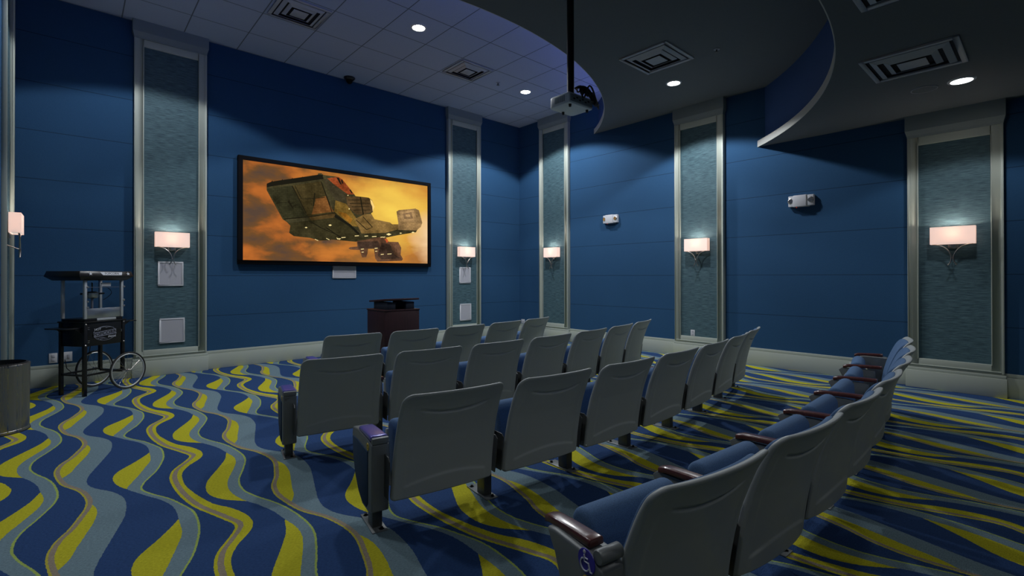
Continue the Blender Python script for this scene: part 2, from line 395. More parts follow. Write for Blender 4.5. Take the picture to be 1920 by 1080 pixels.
# ------------------------------------------------------------------ camera
cam = bpy.data.cameras.new('camera'); camo = bpy.data.objects.new('camera', cam); col.objects.link(camo)
sc.camera = camo
cam.sensor_width = 36; cam.lens = 914.6 / 1920 * 36; cam.shift_y = -24.79 / 1920
cam.clip_start = .05
yaw, pitch, roll = .7335, .0038, -.0012
f = Vector((math.sin(yaw)*math.cos(pitch), math.cos(yaw)*math.cos(pitch), math.sin(pitch)))
r = Vector((math.cos(yaw), -math.sin(yaw), 0)); u = r.cross(f)
r2 = math.cos(roll)*r + math.sin(roll)*u; u2 = -math.sin(roll)*r + math.cos(roll)*u
mw = Matrix((( r2.x, u2.x, -f.x, -8.9409), (r2.y, u2.y, -f.y, -9.6276), (r2.z, u2.z, -f.z, 1.575), (0, 0, 0, 1)))
camo.matrix_world = mw

# ------------------------------------------------------------------ room
H0, H1, H2 = 5.61, 4.885, 3.86
XW, YW, XL = .06, .06, -9.535
CX = -4.79
YB = -13.0
def struct(o): o['kind'] = 'structure'; return o
struct(MB().box((XL - .8, YB, -.1), (XW + .1, YW + .1, 0)).build('floor', M['carpet']))
struct(MB().box((XL - .12, YW, 0), (XW + .12, YW + .12, H0)).build('wall_front', M['wall']))
struct(MB().box((XW, YB, 0), (XW + .12, YW, H0)).build('wall_right', M['wall']))
w = MB(); w.box((XL - .12, -1.95, 0), (XL, YW, H0)); w.box((XL - .62, -2.07, 0), (XL - .12, -1.95, H0)); w.box((XL - .62, YB, 0), (XL - .5, -2.07, H0))
struct(w.build('wall_left', M['wall']))
struct(MB().box((XL - .62, YB - .12, 0), (XW + .12, YB, H0)).build('wall_back', M['wall']))
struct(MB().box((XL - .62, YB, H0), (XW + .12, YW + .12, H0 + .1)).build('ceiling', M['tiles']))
# dropped soffits with curved fronts
def arc_pts(R, yapex, x0, x1, n=64, off=0.0):
    yc = yapex + R
    out = []
    for i in range(n + 1):
        x = x0 + (x1 - x0) * i / n
        out.append((x, yc - math.sqrt(max((R + off)**2 - (x - CX)**2, 0))))
    return out
xr, xl = XW, XL - .5
def soffit(name, R, ya, z, top, yback):
    e = arc_pts(R, ya, xl, xr)
    e = [(x, y + .0) for x, y in e]; poly = e + [(xr, yback), (xl, yback)]
    mb = MB(); mb.prism(poly, z + .11, z, 'z')
    body = struct(mb.build('ceiling_' + name, M['soffit']))
    # blue curved fascia, a real thickness of board
    e2 = arc_pts(R, ya - .05, xl, xr)
    e1 = arc_pts(R, ya - .0, xl, xr)
    fm = MB()
    pts = [(x, y - .12) for x, y in e]; pts2 = [(x, y - .18) for x, y in e]
    fm.prism(pts + pts2[::-1], z + .11, top, 'z')
    fo = fm.build('fascia', M['fascia'], body)
    tm = MB(); tm.prism([(x, y + .010) for x, y in e] + [(x, y) for x, y in e][::-1], z, z + .112, 'z')
    tm.build('edge_trim', M['soffit_trim'], body)
    return body
soffit('middle', 6.06, -4.93, H1, H0, YB)
soffit('rear', 6.41, -8.36, H2, H1, YB)

# baseboards
def base(name, boxes):
    mb = MB()
    for (lo, hi) in boxes: mb.box(lo, hi)
    return struct(mb.build(name, M['trim'], bevel=.006))
def baseboard(name, pts):
    mb = MB()
    for (x0, y0, x1, y1, h, dz) in pts: mb.box((x0, y0, 0), (x1, y1, h - .05)); mb.box((x0 + dz[0], y0 + dz[1], h - .05), (x1 + dz[2], y1 + dz[3], h))
    return struct(mb.build(name, M['trim'], bevel=.005))
baseboard('baseboard_front', [(XL, YW - .03, XW, YW, .31, (0, .012, 0, 0))])
baseboard('baseboard_right', [(XW - .03, YB, XW, YW - .03, .31, (.012, 0, 0, 0))])
baseboard('baseboard_left', [(XL, -1.95, XL + .03, YW - .03, .31, (0, 0, -.012, 0))])

# pilasters: local frame faces -y, panel plane at local y=0, x along the wall, origin = left edge of the panel at the floor
ntrim = 0
def pilaster(loc, rz, zt, ceil, wall=.06):
    global ntrim
    ntrim += 1
    W, zb, mg = .736, .416, .115
    root = empty('trim_%d' % ntrim, loc, rz); root['kind'] = 'structure'
    fr = MB()
    y0, y1 = -.025, wall
    def member(outer, inner):   # bevelled moulding: two steps
        pass
    fr.box((-mg, y0, zb - mg + .01), (0, y1, zt + mg)); fr.box((W, y0, zb - mg + .01), (W + mg, y1, zt + mg))
    fr.box((0, y0, zt), (W, y1, zt + mg)); fr.box((0, y0, zb - mg + .01), (W, y1, zb))
    # raised outer bead
    fr.box((-mg - .006, y0 - .012, zb - mg + .004), (-mg + .022, y1, zt + mg)); fr.box((W + mg - .022, y0 - .012, zb - mg + .004), (W + mg + .006, y1, zt + mg))
    fr.box((-mg + .022, y0 - .012, zb - mg + .004), (W + mg - .022, y0 + .01, zb - mg + .032))
    # inner bead
    fr.box((-.012, y0 - .006, zb - .012), (0, y0 + .02, zt + .012)); fr.box((W, y0 - .006, zb - .012), (W + .012, y0 + .02, zt + .012))
    fr.build('frame', M['trim'], root, bevel=.004)
    MB().box((-.01, 0, zb - .01), (W + .01, .03, zt + .01)).build('wallcovering', M['grass'], root)
    # capital, flaring a little above the frame
    cp = MB(); a = mg + .006; b = mg + .028; zc = zt + mg
    vs = []
    for (e, z, d) in ((a, zc, -.037), (a + .004, zc + .03, -.041), (b, zc + .10, -.062), (b, ceil, -.062)):
        vs.append([(-e, wall, z), (-e, d, z), (W + e, d, z), (W + e, wall, z)])
    V = [p for q in vs for p in q]; F = []
    for i in range(3):
        for k in range(4): F.append((i*4+k, i*4+(k+1) % 4, (i+1)*4+(k+1) % 4, (i+1)*4+k))
    F += [(0,1,2,3), (12,13,14,15)]
    cp.add(V, F); cp.build('capital', M['capital'], root)
    pl_ = MB(); h = zb - mg
    pl_.box((-mg - .03, -.05, 0), (W + mg + .03, wall, h - .055)); pl_.box((-mg - .022, -.040, h - .055), (W + mg + .022, wall, h - .012)); pl_.box((-mg - .012, -.030, h - .012), (W + mg + .012, wall, h))
    pl_.build('plinth', M['trim'], root, bevel=.005)
    return root
pilaster((-8.107, 0, 0), 0, 5.216, H0)
pilaster((-2.196, 0, 0), 0, 5.216, H0)
pilaster((0, -.906, 0), -PI/2, 5.216, H0)
pilaster((0, -4.701, 0), -PI/2, 4.464, H1)
pilaster((0, -8.348, 0), -PI/2, 3.431, H2)
pilaster((-9.525, -1.642, 0), PI/2, 5.216, H0, .01)

# ------------------------------------------------------------------ sconces
def make_sconce():
    root = empty('wall_sconce', (0, 0, 0))
    W, Hh, D = .23, .235, .105          # half width, height, depth
    z0 = 0
    sh = MB(); t = .004
    sh.box((-W, -D - .03, z0), (W, -D - .03 + t, z0 + Hh)); sh.box((-W, -.03 - t, z0), (W, -.03, z0 + Hh))
    sh.box((-W, -D - .03 + t, z0), (-W + t, -.03 - t, z0 + Hh)); sh.box((W - t, -D - .03 + t, z0), (W, -.03 - t, z0 + Hh))
    sh.build('lamp_shade', M['shade'], root)
    MB().box((-W + .006, -D - .024, .012), (W - .006, -.036, .018)).build('diffuser', M['diffuser'], root)
    MB().box((-.055, -.03, -.06), (.055, 0, .16)).build('back_plate', M['chrome'], root, bevel=.004)
    for sgn in (-1, 1):
        path = []
        for i in range(15):
            q = math.radians(i * 90 / 14)
            path.append((sgn * (.205 - .195 * math.sin(q)), -.112, -.004 - .195 * (1 - math.cos(q))))
        path += [(sgn * .014, -.112, -.225), (sgn * .026, -.112, -.258), (sgn * .044, -.112, -.285)]
        a_ = MB(); a_.tube([(p[0], p[1] + .003 * sgn, p[2]) for p in path], .0085, 8)
        a_.build('arm', M['chrome'], root, smooth=True)
    MB().tube([(0, -.002, -.14), (0, -.112, -.19)], .006, 8).build('bracket', M['chrome'], root, smooth=True)
    MB().lathe([(0, .05), (.018, .055), (.024, .08), (.02, .11), (.008, .128), (0, .13)], (0, -.08, 0), 12).build('bulb', M['bulb'], root, smooth=True)
    lt = bpy.data.lights.new('sconce_light', 'POINT'); lt.energy = 6.0; lt.color = (1, .93, .80); lt.shadow_soft_size = .03
    lo = bpy.data.objects.new('sconce_light', lt); col.objects.link(lo); lo.parent = root; lo.location = (0, -.08, .165)
    return root
sc0 = make_sconce()
SG = 'wall sconces on the pilasters'
slist = [((-7.739, 0, 2.06), 0, 'lit linen box sconce on the screen-wall pilaster nearest the popcorn cart'),
         ((-1.828, 0, 2.06), 0, 'lit linen box sconce on the screen-wall pilaster beside the room corner, above two square speakers'),
         ((0, -1.274, 2.06), -PI/2, 'lit linen box sconce on the right-wall pilaster closest to the room corner'),
         ((0, -5.069, 2.06), -PI/2, 'lit linen box sconce on the middle right-wall pilaster, above the small outlet'),
         ((0, -8.716, 2.01), -PI/2, 'lit linen box sconce on the rightmost pilaster, biggest and dimmest of the sconces'),
         ((-9.525, -1.274, 2.10), PI/2, 'linen box sconce at the far left edge, seen from its side above the steel bin')]
for i, (loc, rz, lab) in enumerate(slist):
    s_ = sc0 if i == 0 else copy_tree(sc0)
    s_.location = loc; s_.rotation_euler = (0, 0, rz); tag(s_, lab, 'wall lamp', SG)

# ------------------------------------------------------------------ screen
x0, x1, z0, z1 = -6.774, -2.805, 1.802, 3.732
scr = empty('projection_screen', ((x0 + x1) / 2, YW, z0), 0, 'wide black-framed projection screen showing a spaceship in an orange sky', 'screen')
sx, sz = (x0 + x1) / 2, z0
fb = .075
fm = MB()
A = lambda x, z, y: (x - sx, y - YW, z - sz)
def bxs(mb, xa, xb, za, zb, ya, yb): mb.box(A(xa, za, ya), A(xb, zb, yb))
bxs(fm, x0, x1, z1 - fb, z1, -.03, YW); bxs(fm, x0, x1, z0, z0 + fb, -.03, YW)
bxs(fm, x0, x0 + fb, z0 + fb, z1 - fb, -.03, YW); bxs(fm, x1 - fb, x1, z0 + fb, z1 - fb, -.03, YW)
fm.build('frame', M['black_frame'], scr, bevel=.004)
sm = sky_mat()
pic = MB(); pic.box((x0 + fb - .01, -.0, z0 + fb - .01), (x1 - fb + .01, .02, z1 - fb + .01))
mats = [sm]; midx = {}
PIC = [["hull",[[-6.303,3.28],[-6.223,3.329],[-5.38,3.572],[-5.369,3.602],[-5.299,3.612],[-5.288,3.584],[-4.979,3.586],[-4.991,3.602],[-4.93,3.562],[-4.856,3.5],[-4.631,3.273],[-4.605,3.239],[-4.319,3.239],[-4.239,3.191],[-4.185,3.059],[-4.226,2.942],[-4.266,2.913],[-4.185,2.795],[-3.827,2.752],[-3.77,2.717],[-3.627,2.728],[-3.026,2.804],[-3.057,2.721],[-3.149,2.634],[-3.18,2.579],[-3.568,2.503],[-3.742,2.461],[-3.925,2.419],[-4.528,2.313],[-4.605,2.297],[-5.123,2.32],[-5.123,2.303],[-5.334,2.287],[-5.527,2.329],[-5.825,2.347],[-5.91,2.404],[-5.889,2.539],[-5.932,2.592],[-6.026,2.651],[-6.303,3.161]]],["dark",[[-6.303,3.28],[-6.223,3.329],[-5.38,3.572],[-5.288,3.584],[-5.264,3.506],[-6.192,3.251],[-6.303,3.215]]],["face1",[[-6.293,3.195],[-5.868,3.302],[-5.628,2.802],[-5.561,2.733],[-6.005,2.658]]],["face2",[[-5.868,3.302],[-5.311,3.453],[-5.099,2.936],[-5.027,2.86],[-5.561,2.733]]],["glow1",[[-5.414,3.104],[-5.217,3.172],[-5.099,2.936],[-5.051,2.881],[-5.494,2.785]]],["red",[[-5.194,3.527],[-4.979,3.586],[-4.991,3.602],[-4.881,3.545],[-4.631,3.273],[-4.769,3.257],[-5.123,3.466]]],["dark",[[-5.009,3.575],[-4.954,3.571],[-4.893,3.435],[-4.93,3.443]]],["dark",[[-4.918,3.54],[-4.881,3.533],[-4.862,3.469],[-4.893,3.459]]],["dark",[[-4.744,3.357],[-4.707,3.361],[-4.669,3.293],[-4.694,3.29]]],["shade",[[-5.264,3.482],[-5.194,3.527],[-4.905,3.314],[-4.807,3.253],[-4.807,3.036],[-5.027,3.109],[-5.123,3.241]]],["engine",[[-4.807,3.217],[-4.319,3.239],[-4.253,3.165],[-4.226,2.954],[-4.424,2.875],[-4.592,2.861],[-4.782,3.014]]],["line",[[-4.769,3.148],[-4.293,3.198],[-4.29,3.189],[-4.767,3.136]]],["line",[[-4.732,3.082],[-4.293,3.128],[-4.29,3.119],[-4.729,3.07]]],["line",[[-4.694,3.015],[-4.293,3.058],[-4.29,3.049],[-4.691,3.003]]],["line",[[-4.656,2.948],[-4.293,2.989],[-4.29,2.979],[-4.654,2.936]]],["line",[[-4.515,3.236],[-4.489,3.239],[-4.424,2.875],[-4.45,2.873]]],["fire",[[-4.286,3.211],[-4.239,3.179],[-4.185,3.059],[-4.226,2.954],[-4.239,3.066],[-4.266,3.113]]],["glow2",[[-5.027,3.109],[-4.807,3.06],[-4.631,2.833],[-4.424,2.603],[-4.719,2.62],[-5.051,2.881]]],["amber",[[-4.979,2.888],[-4.807,2.867],[-4.669,2.757],[-4.719,2.668],[-4.881,2.789]]],["belly",[[-6.005,2.658],[-5.561,2.733],[-5.039,2.859],[-4.905,2.775],[-4.719,2.644],[-4.502,2.45],[-4.58,2.311],[-5.123,2.32],[-5.334,2.287],[-5.527,2.329],[-5.825,2.347],[-5.91,2.404],[-5.889,2.539]]],["box1",[[-5.984,2.655],[-5.572,2.727],[-5.561,2.659],[-5.91,2.588]]],["box2",[[-5.55,2.734],[-5.039,2.847],[-5.027,2.765],[-5.494,2.67]]],["dark",[[-5.027,2.824],[-4.707,2.645],[-4.502,2.462],[-4.554,2.447],[-4.757,2.617],[-5.051,2.775]]],["line",[[-5.561,2.659],[-5.527,2.661],[-5.287,2.534],[-4.905,2.391],[-4.905,2.379],[-5.322,2.532]]],["line",[[-5.229,2.549],[-5.194,2.552],[-4.905,2.367],[-4.918,2.355]]],["mid",[[-4.424,2.875],[-4.266,2.901],[-4.185,2.795],[-3.827,2.752],[-3.77,2.717],[-3.627,2.728],[-3.627,2.617],[-3.939,2.52],[-4.476,2.476],[-4.631,2.76]]],["line",[[-4.45,2.823],[-4.437,2.831],[-4.226,2.629],[-4.239,2.615]]],["line",[[-4.605,2.75],[-4.592,2.757],[-4.359,2.57],[-4.372,2.557]]],["line",[[-4.372,2.569],[-4.239,2.621],[-4.232,2.613],[-4.365,2.557]]],["tail",[[-3.67,3.004],[-3.612,3.041],[-3.195,3.113],[-3.103,3.081],[-3.018,2.804],[-3.057,2.707],[-3.18,2.619],[-3.627,2.604],[-3.627,2.76]]],["tailin",[[-3.597,2.997],[-3.241,3.068],[-3.134,2.809],[-3.539,2.806]]],["taildark",[[-3.517,2.971],[-3.301,3.023],[-3.256,2.88],[-3.48,2.856]]],["tailin",[[-3.451,2.951],[-3.347,2.973],[-3.324,2.915],[-3.429,2.9]]],["tower",[[-4.58,2.311],[-4.063,2.424],[-3.925,2.419],[-3.855,2.333],[-3.627,2.337],[-3.554,2.216],[-3.569,2.059],[-3.51,1.969],[-3.539,1.929],[-4.118,1.898],[-4.172,1.966],[-4.199,2.166],[-4.332,2.161],[-4.346,2.061],[-4.372,1.986],[-4.464,1.977],[-4.502,2.081],[-4.515,2.13],[-4.719,2.134],[-4.757,2.157],[-4.719,2.183],[-4.567,2.201]]],["towerd",[[-4.554,2.3],[-4.104,2.334],[-4.036,2.172],[-4.199,2.178],[-4.319,2.174],[-4.541,2.153]]],["towerd",[[-4.022,2.299],[-3.827,2.283],[-3.713,2.055],[-3.554,1.981],[-4.022,1.944],[-4.118,2.043]]],["red2",[[-3.953,2.392],[-3.883,2.383],[-3.869,2.332],[-3.904,2.305]]],["lit",[[-4.991,2.344],[-4.918,2.352],[-4.918,2.339],[-4.991,2.329]]],["lit",[[-4.905,2.374],[-4.819,2.384],[-4.819,2.371],[-4.905,2.36]]],["lit",[[-4.624,2.424],[-4.535,2.433],[-4.535,2.42],[-4.624,2.409]]],["lit",[[-4.411,2.432],[-4.332,2.441],[-4.332,2.427],[-4.411,2.417]]],["lit",[[-4.243,2.43],[-4.142,2.44],[-4.142,2.426],[-4.243,2.415]]],["lit",[[-4.049,2.428],[-3.994,2.436],[-3.994,2.422],[-4.049,2.412]]],["lit",[[-3.994,2.43],[-3.939,2.439],[-3.939,2.425],[-3.994,2.415]]],["lit",[[-4.489,2.155],[-4.424,2.163],[-4.424,2.149],[-4.489,2.14]]],["lit",[[-4.474,2.093],[-4.427,2.099],[-4.427,2.086],[-4.474,2.078]]],["lit",[[-4.185,2.184],[-4.118,2.192],[-4.118,2.178],[-4.185,2.169]]],["lit",[[-4.172,2.122],[-4.123,2.128],[-4.123,2.115],[-4.172,2.107]]],["lit",[[-4.043,2.06],[-3.974,2.067],[-3.974,2.053],[-4.043,2.045]]],["lit",[[-3.89,2.072],[-3.791,2.081],[-3.791,2.066],[-3.89,2.057]]],["lit",[[-3.918,2.49],[-3.855,2.519],[-3.791,2.497],[-3.855,2.467]]],["lit",[[-3.6,2.534],[-3.568,2.549],[-3.536,2.538],[-3.568,2.523]]],["lit",[[-3.302,2.569],[-3.259,2.588],[-3.217,2.574],[-3.259,2.554]]],["lit",[[-5.627,2.523],[-5.6,2.538],[-5.573,2.526],[-5.6,2.511]]],["lit",[[-5.17,2.6],[-5.135,2.62],[-5.099,2.605],[-5.135,2.585]]],["lit",[[-5.437,2.307],[-5.43,2.314],[-5.368,2.287],[-5.373,2.278]]],["lit",[[-5.217,2.336],[-5.21,2.343],[-5.146,2.316],[-5.151,2.306]]],["lit",[[-5.009,2.352],[-5.001,2.36],[-4.936,2.332],[-4.941,2.322]]],["lit",[[-4.757,2.962],[-4.742,2.979],[-4.727,2.965],[-4.742,2.945]]],["lit",[[-4.784,3.234],[-4.769,3.247],[-4.752,3.24],[-4.769,3.226]]],["line",[[-5.868,3.296],[-5.852,3.304],[-5.589,2.8],[-5.611,2.798]]],["line",[[-5.814,3.309],[-5.803,3.31],[-5.683,3.075],[-5.694,3.068]]],["line",[[-5.322,3.446],[-5.305,3.448],[-5.147,3.05],[-5.087,2.849],[-5.099,2.848]]],["line",[[-5.449,3.204],[-5.426,3.212],[-5.454,2.95],[-5.469,2.942]]],["line",[[-5.683,3.07],[-5.241,3.146],[-5.241,3.136],[-5.683,3.058]]],["line",[[-6.141,2.944],[-5.953,2.98],[-5.953,2.971],[-6.139,2.933]]],["line",[[-5.942,2.992],[-5.91,3.018],[-5.836,2.879],[-5.852,2.867]]],["line",[[-5.9,2.963],[-5.814,2.994],[-5.809,2.983],[-5.894,2.95]]],["line",[[-5.868,2.899],[-5.782,2.952],[-5.777,2.941],[-5.862,2.886]]],["line",[[-6.016,2.663],[-5.561,2.745],[-5.027,2.862],[-5.025,2.848],[-5.561,2.724],[-6.005,2.646]]],["line",[[-6.202,3.271],[-5.322,3.498],[-5.322,3.489],[-6.202,3.258]]],["line",[[-6.223,3.296],[-5.322,3.539],[-5.322,3.531],[-6.223,3.285]]],["dark",[[-6.223,3.326],[-6.208,3.358],[-6.2,3.331]]],["dark",[[-6.048,3.372],[-6.033,3.405],[-6.025,3.377]]],["dark",[[-5.868,3.419],[-5.853,3.453],[-5.844,3.425]]],["dark",[[-5.683,3.468],[-5.668,3.502],[-5.659,3.473]]],["dark",[[-5.494,3.518],[-5.478,3.552],[-5.469,3.523]]],["dark",[[-5.299,3.569],[-5.283,3.604],[-5.274,3.575]]],["line",[[-3.911,2.279],[-3.905,2.282],[-3.878,2.05],[-3.883,2.05]]],["line",[[-3.875,2.265],[-3.869,2.268],[-3.841,2.051],[-3.847,2.051]]],["line",[[-3.838,2.251],[-3.832,2.254],[-3.804,2.052],[-3.81,2.052]]],["line",[[-3.801,2.237],[-3.796,2.24],[-3.767,2.053],[-3.773,2.053]]],["line",[[-3.764,2.223],[-3.759,2.226],[-3.73,2.054],[-3.736,2.054]]],["line",[[-3.727,2.209],[-3.722,2.212],[-3.693,2.055],[-3.699,2.055]]],["line",[[-3.69,2.195],[-3.684,2.198],[-3.656,2.056],[-3.661,2.056]]]]
for i, (cn, pts) in enumerate(PIC):
    if cn not in midx: midx[cn] = len(mats); mats.append(ship_mat(cn))
    y = -.0002 - .00005 * i
    pic.add([(x, y, z) for x, z in pts], [tuple(range(len(pts)))], midx[cn])
po = pic.build('projected_picture', mats, scr); po.location = (-sx, -YW, -sz)

# ------------------------------------------------------------------ speakers, outlets, emergency lights
def speaker(loc, rz, w_, h_, lab, group=None, cat='speaker', name='wall_speaker'):
    root = empty(name, loc, rz, lab, cat, group)
    fr = MB(); t = .022
    fr.box((-w_/2, -.02, 0), (w_/2, 0, t)); fr.box((-w_/2, -.02, h_ - t), (w_/2, 0, h_)); fr.box((-w_/2, -.02, t), (-w_/2 + t, 0, h_ - t)); fr.box((w_/2 - t, -.02, t), (w_/2, 0, h_ - t))
    fr.build('frame', M['white_plastic'], root, bevel=.004)
    MB().box((-w_/2 + t, -.015, t), (w_/2 - t, -.001, h_ - t)).build('grille', M['grille'], root)
    return root
GS = 'square in-wall speakers on the front pilasters'
speaker((-7.75, 0, 1.43), 0, .34, .395, 'square white wall speaker right under the sconce nearest the popcorn cart', GS)
speaker((-7.73, 0, .505), 0, .34, .40, 'square white wall speaker low on the pilaster beside the popcorn cart wheel', GS)
speaker((-1.815, 0, 1.415), 0, .33, .39, 'square white wall speaker right under the sconce right of the screen', GS)
speaker((-1.80, 0, .505), 0, .33, .41, 'square white wall speaker low on the pilaster right of the lectern', GS)
speaker((-4.82, YW, 1.545), 0, .49, .25, 'wide white centre speaker mounted directly under the projection screen', None, 'speaker', 'centre_speaker')

def plate(name, loc, rz, w_, h_, lab, cat, slots):
    root = empty(name, loc, rz, lab, cat)
    MB().box((-w_/2, -.008, -h_/2), (w_/2, 0, h_/2)).build('cover_plate', M['white_plastic'], root, bevel=.002)
    for (x, z, a, b_) in slots:
        MB().box((x - a, -.012, z - b_), (x + a, -.006, z + b_)).build('socket', M['grille'], root, bevel=.001)
    return root
plate('outlet', (0, -4.945, .482), -PI/2, .085, .115, 'small white electrical outlet at the bottom of the middle right-wall pilaster', 'outlet', [(0, .026, .018, .016), (0, -.026, .018, .016)])
plate('outlet', (-9.145, YW, .405), 0, .09, .14, 'narrow white outlet plate behind the left leg of the popcorn cart', 'outlet', [(0, .026, .018, .02), (0, -.026, .018, .02)])
plate('switch_plate', (-9.015, YW, .41), 0, .15, .14, 'square white two-gang wall plate under the popcorn cart cabinet', 'wall plate', [(-.035, 0, .014, .03), (.035, 0, .014, .03)])
plate('outlet', (XW, -.085, .375), -PI/2, .13, .11, 'white outlet plate low in the room corner, peeking over the front row of chairs', 'outlet', [(-.03, 0, .016, .02), (.03, 0, .016, .02)])

def emergency(loc, lab):
    root = empty('emergency_light', loc, -PI/2, lab, 'emergency light', 'emergency lights on the right wall')
    MB().prism([(-.13, -.0), (-.11, -.10), (.09, -.10), (.12, -.0)], 0, .19, 'z').build('housing', M['white_plastic'], root, bevel=.01)
    for sg in (-1, 1):
        h_ = MB(); h_.prism([(sg*.09, 0), (sg*.10, -.085), (sg*.19, -.07), (sg*.19, 0)] if sg > 0 else [(-.19, 0), (-.19, -.07), (-.10, -.085), (-.09, 0)], .01, .185, 'z')
        ho = h_.build('lamp_head', M['white_plastic'], root, bevel=.008)
        MB().lathe([(.0, -.004), (.035, -.004), (.042, .004), (.05, .006)], (sg*.145, -.083, .1), 16, axis='y').build('lamp_lens', M['chrome'], ho, smooth=True)
    MB().lathe([(0, -.012), (.007, -.012), (.008, .004), (0, .004)], (-.06, -.08, -.003), 8).build('test_button', M['red_led'], root)
    return root
emergency((XW, -2.99, 2.765), 'white twin-head emergency light on the right wall, left one, nearer the room corner')
emergency((XW, -6.84, 2.725), 'white twin-head emergency light on the right wall between the two nearest pilasters')

# ------------------------------------------------------------------ ceiling fixtures
def vent(cx, cy, z, a, lab):
    root = empty('ceiling_vent', (cx, cy, z), 0, lab, 'air vent', 'square ceiling air diffusers')
    fr = MB(); t = .05; h = .02
    for (xa, ya, xb, yb) in ((-a, -a, a, -a + t), (-a, a - t, a, a), (-a, -a + t, -a + t, a - t), (a - t, -a + t, a, a - t)): fr.box((xa, ya, -h), (xb, yb, 0))
    fr.build('frame', M['vent'], root, bevel=.004)
    MB().box((-a + t, -a + t, -.004), (a - t, a - t, 0)).build('duct_opening', M['vent_dark'], root)
    for k, (ro, ri, zz) in enumerate(((a*.80, a*.66, -.010), (a*.55, a*.42, -.012))):
        mb = MB(); V = []; 
        for (e, z_) in ((ro, zz - .004), (ri, zz - .028), (ri, zz - .022), (ro, zz + .002)):
            V += [(-e, -e, z_), (e, -e, z_), (e, e, z_), (-e, e, z_)]
        F = [(i*4+k_, i*4+(k_+1) % 4, ((i+1) % 4)*4+(k_+1) % 4, ((i+1) % 4)*4+k_) for i in range(4) for k_ in range(4)]
        mb.add(V, F); mb.build('louvre', M['vent'], root)
    MB().box((-a*.30, -a*.30, -.040), (a*.30, a*.30, -.034)).build('centre_plate', M['vent'], root, bevel=.002)
    MB().box((-.02, -.02, -.036), (.02, .02, -.003)).build('stem', M['vent_dark'], root)
    return root
vent(-6.38, -1.95, H0, .36, 'square air vent in the tiled ceiling, nearer the left side')
vent(-3.20, -1.97, H0, .36, 'square air vent in the tiled ceiling between the two bright downlights')
vent(-2.365, -5.61, H1, .40, 'square air vent in the middle soffit beside its downlight')
vent(-2.315, -8.64, H2, .40, 'square air vent in the rear soffit at the upper right')
vent(-4.30, -8.93, H2, .40, 'square air vent at the top right edge, only its corner in view')

def downlight(x, y, z, power, lab, spot=150, blend=.35, vis=True):
    root = empty('downlight', (x, y, z), 0, lab, 'ceiling light', 'recessed ceiling downlights')
    MB().lathe([(.10, -.001), (.10, -.010), (.125, -.008), (.13, -.0005)], (0, 0, 0), 28).build('trim_ring', M['white_plastic'], root, smooth=True)
    MB().lathe([(0, -.008), (.07, -.0075), (.10, -.002)], (0, 0, 0), 28).build('lens', M['lens'], root, smooth=True)
    lt = bpy.data.lights.new('downlight_beam', 'SPOT'); lt.energy = power; lt.color = (.93, .97, 1.0)
    lt.spot_size = math.radians(spot); lt.spot_blend = blend; lt.shadow_soft_size = .13
    lo = bpy.data.objects.new('downlight_beam', lt); col.objects.link(lo); lo.parent = root; lo.location = (0, 0, -.03)
    return root
DP = 420
downlight(-4.78, -2.76, H0, DP, 'brightest downlight, in the tiled ceiling above the lectern', 128, .12)
downlight(-1.60, -1.93, H0, DP * 1.25, 'bright downlight in the tiled ceiling near the room corner', 128, .12)
downlight(-7.98, -1.93, H0, DP * .55, 'downlight in the tiled ceiling above the popcorn cart side', 128, .12)
downlight(-1.30, -5.29, H1, DP * .75, 'downlight in the middle soffit above the right ends of the chair rows', 128, .15)
downlight(-8.28, -5.29, H1, DP * .3, 'downlight in the middle soffit above the left aisle', 128, .2)
downlight(-1.23, -8.92, H2, DP * .16, 'dim oval-looking downlight in the rear soffit at the upper right', 128, .2)
downlight(-8.35, -8.92, H2, DP * .07, 'downlight in the rear soffit above the back left aisle', 128, .2)

downlight(-4.8, -11.3, H2, 45, 'added unseen downlight in the rear soffit behind the rear row, centre', 140, .4)  # unseen fill light behind the camera, added to brighten the chair backs
downlight(-8.2, -11.6, H2, 20, 'added unseen downlight in the rear soffit behind the rear row, left', 140, .4)  # second added fill light, also out of view
mb = MB(); mb.lathe([(0, -.004), (.105, -.004), (.12, -.008), (.13, -.001)], (0, 0, 0), 32)
sp = empty('ceiling_speaker', (-1.21, -8.58, H2), 0, 'round flush ceiling speaker in the rear soffit beside the dim downlight', 'speaker')
mb.build('grille', M['soffit'], sp, smooth=True); MB().torus((0, 0, -.004), .125, .005, 'z').build('rim', M['vent'], sp, smooth=True)
def sprinkler(x, y, z, lab):
    root = empty('sprinkler_head', (x, y, z), 0, lab, 'sprinkler', 'ceiling sprinkler heads')
    MB().lathe([(0, -.001), (.04, -.002), (.042, -.008), (.03, -.012), (0, -.012)], (0, 0, 0), 20).build('escutcheon', M['vent'], root, smooth=True)
    MB().lathe([(0, -.012), (.012, -.012), (.010, -.045), (.03, -.048), (.03, -.052), (0, -.052)], (0, 0, 0), 14).build('deflector', M['steel_dark'], root, smooth=True)
sprinkler(-2.37, -1.91, H0, 'small sprinkler head in the tiled ceiling left of the corner downlight')
sprinkler(-1.98, -6.36, H1, 'small sprinkler head in the dark middle soffit')
dm = empty('dome_camera', (-4.78, -.10, H0), 0, 'small black dome camera at the top of the screen wall', 'camera')
MB().lathe([(0, -.001), (.11, -.001), (.11, -.02), (.085, -.05), (.07, -.055)], (0, 0, 0), 24).build('mounting_cup', M['cart_black'], dm, smooth=True)
MB().lathe([(.068, -.05), (.06, -.09), (.035, -.12), (0, -.13)], (0, 0, 0), 24).build('dome', M['black_frame'], dm, smooth=True)

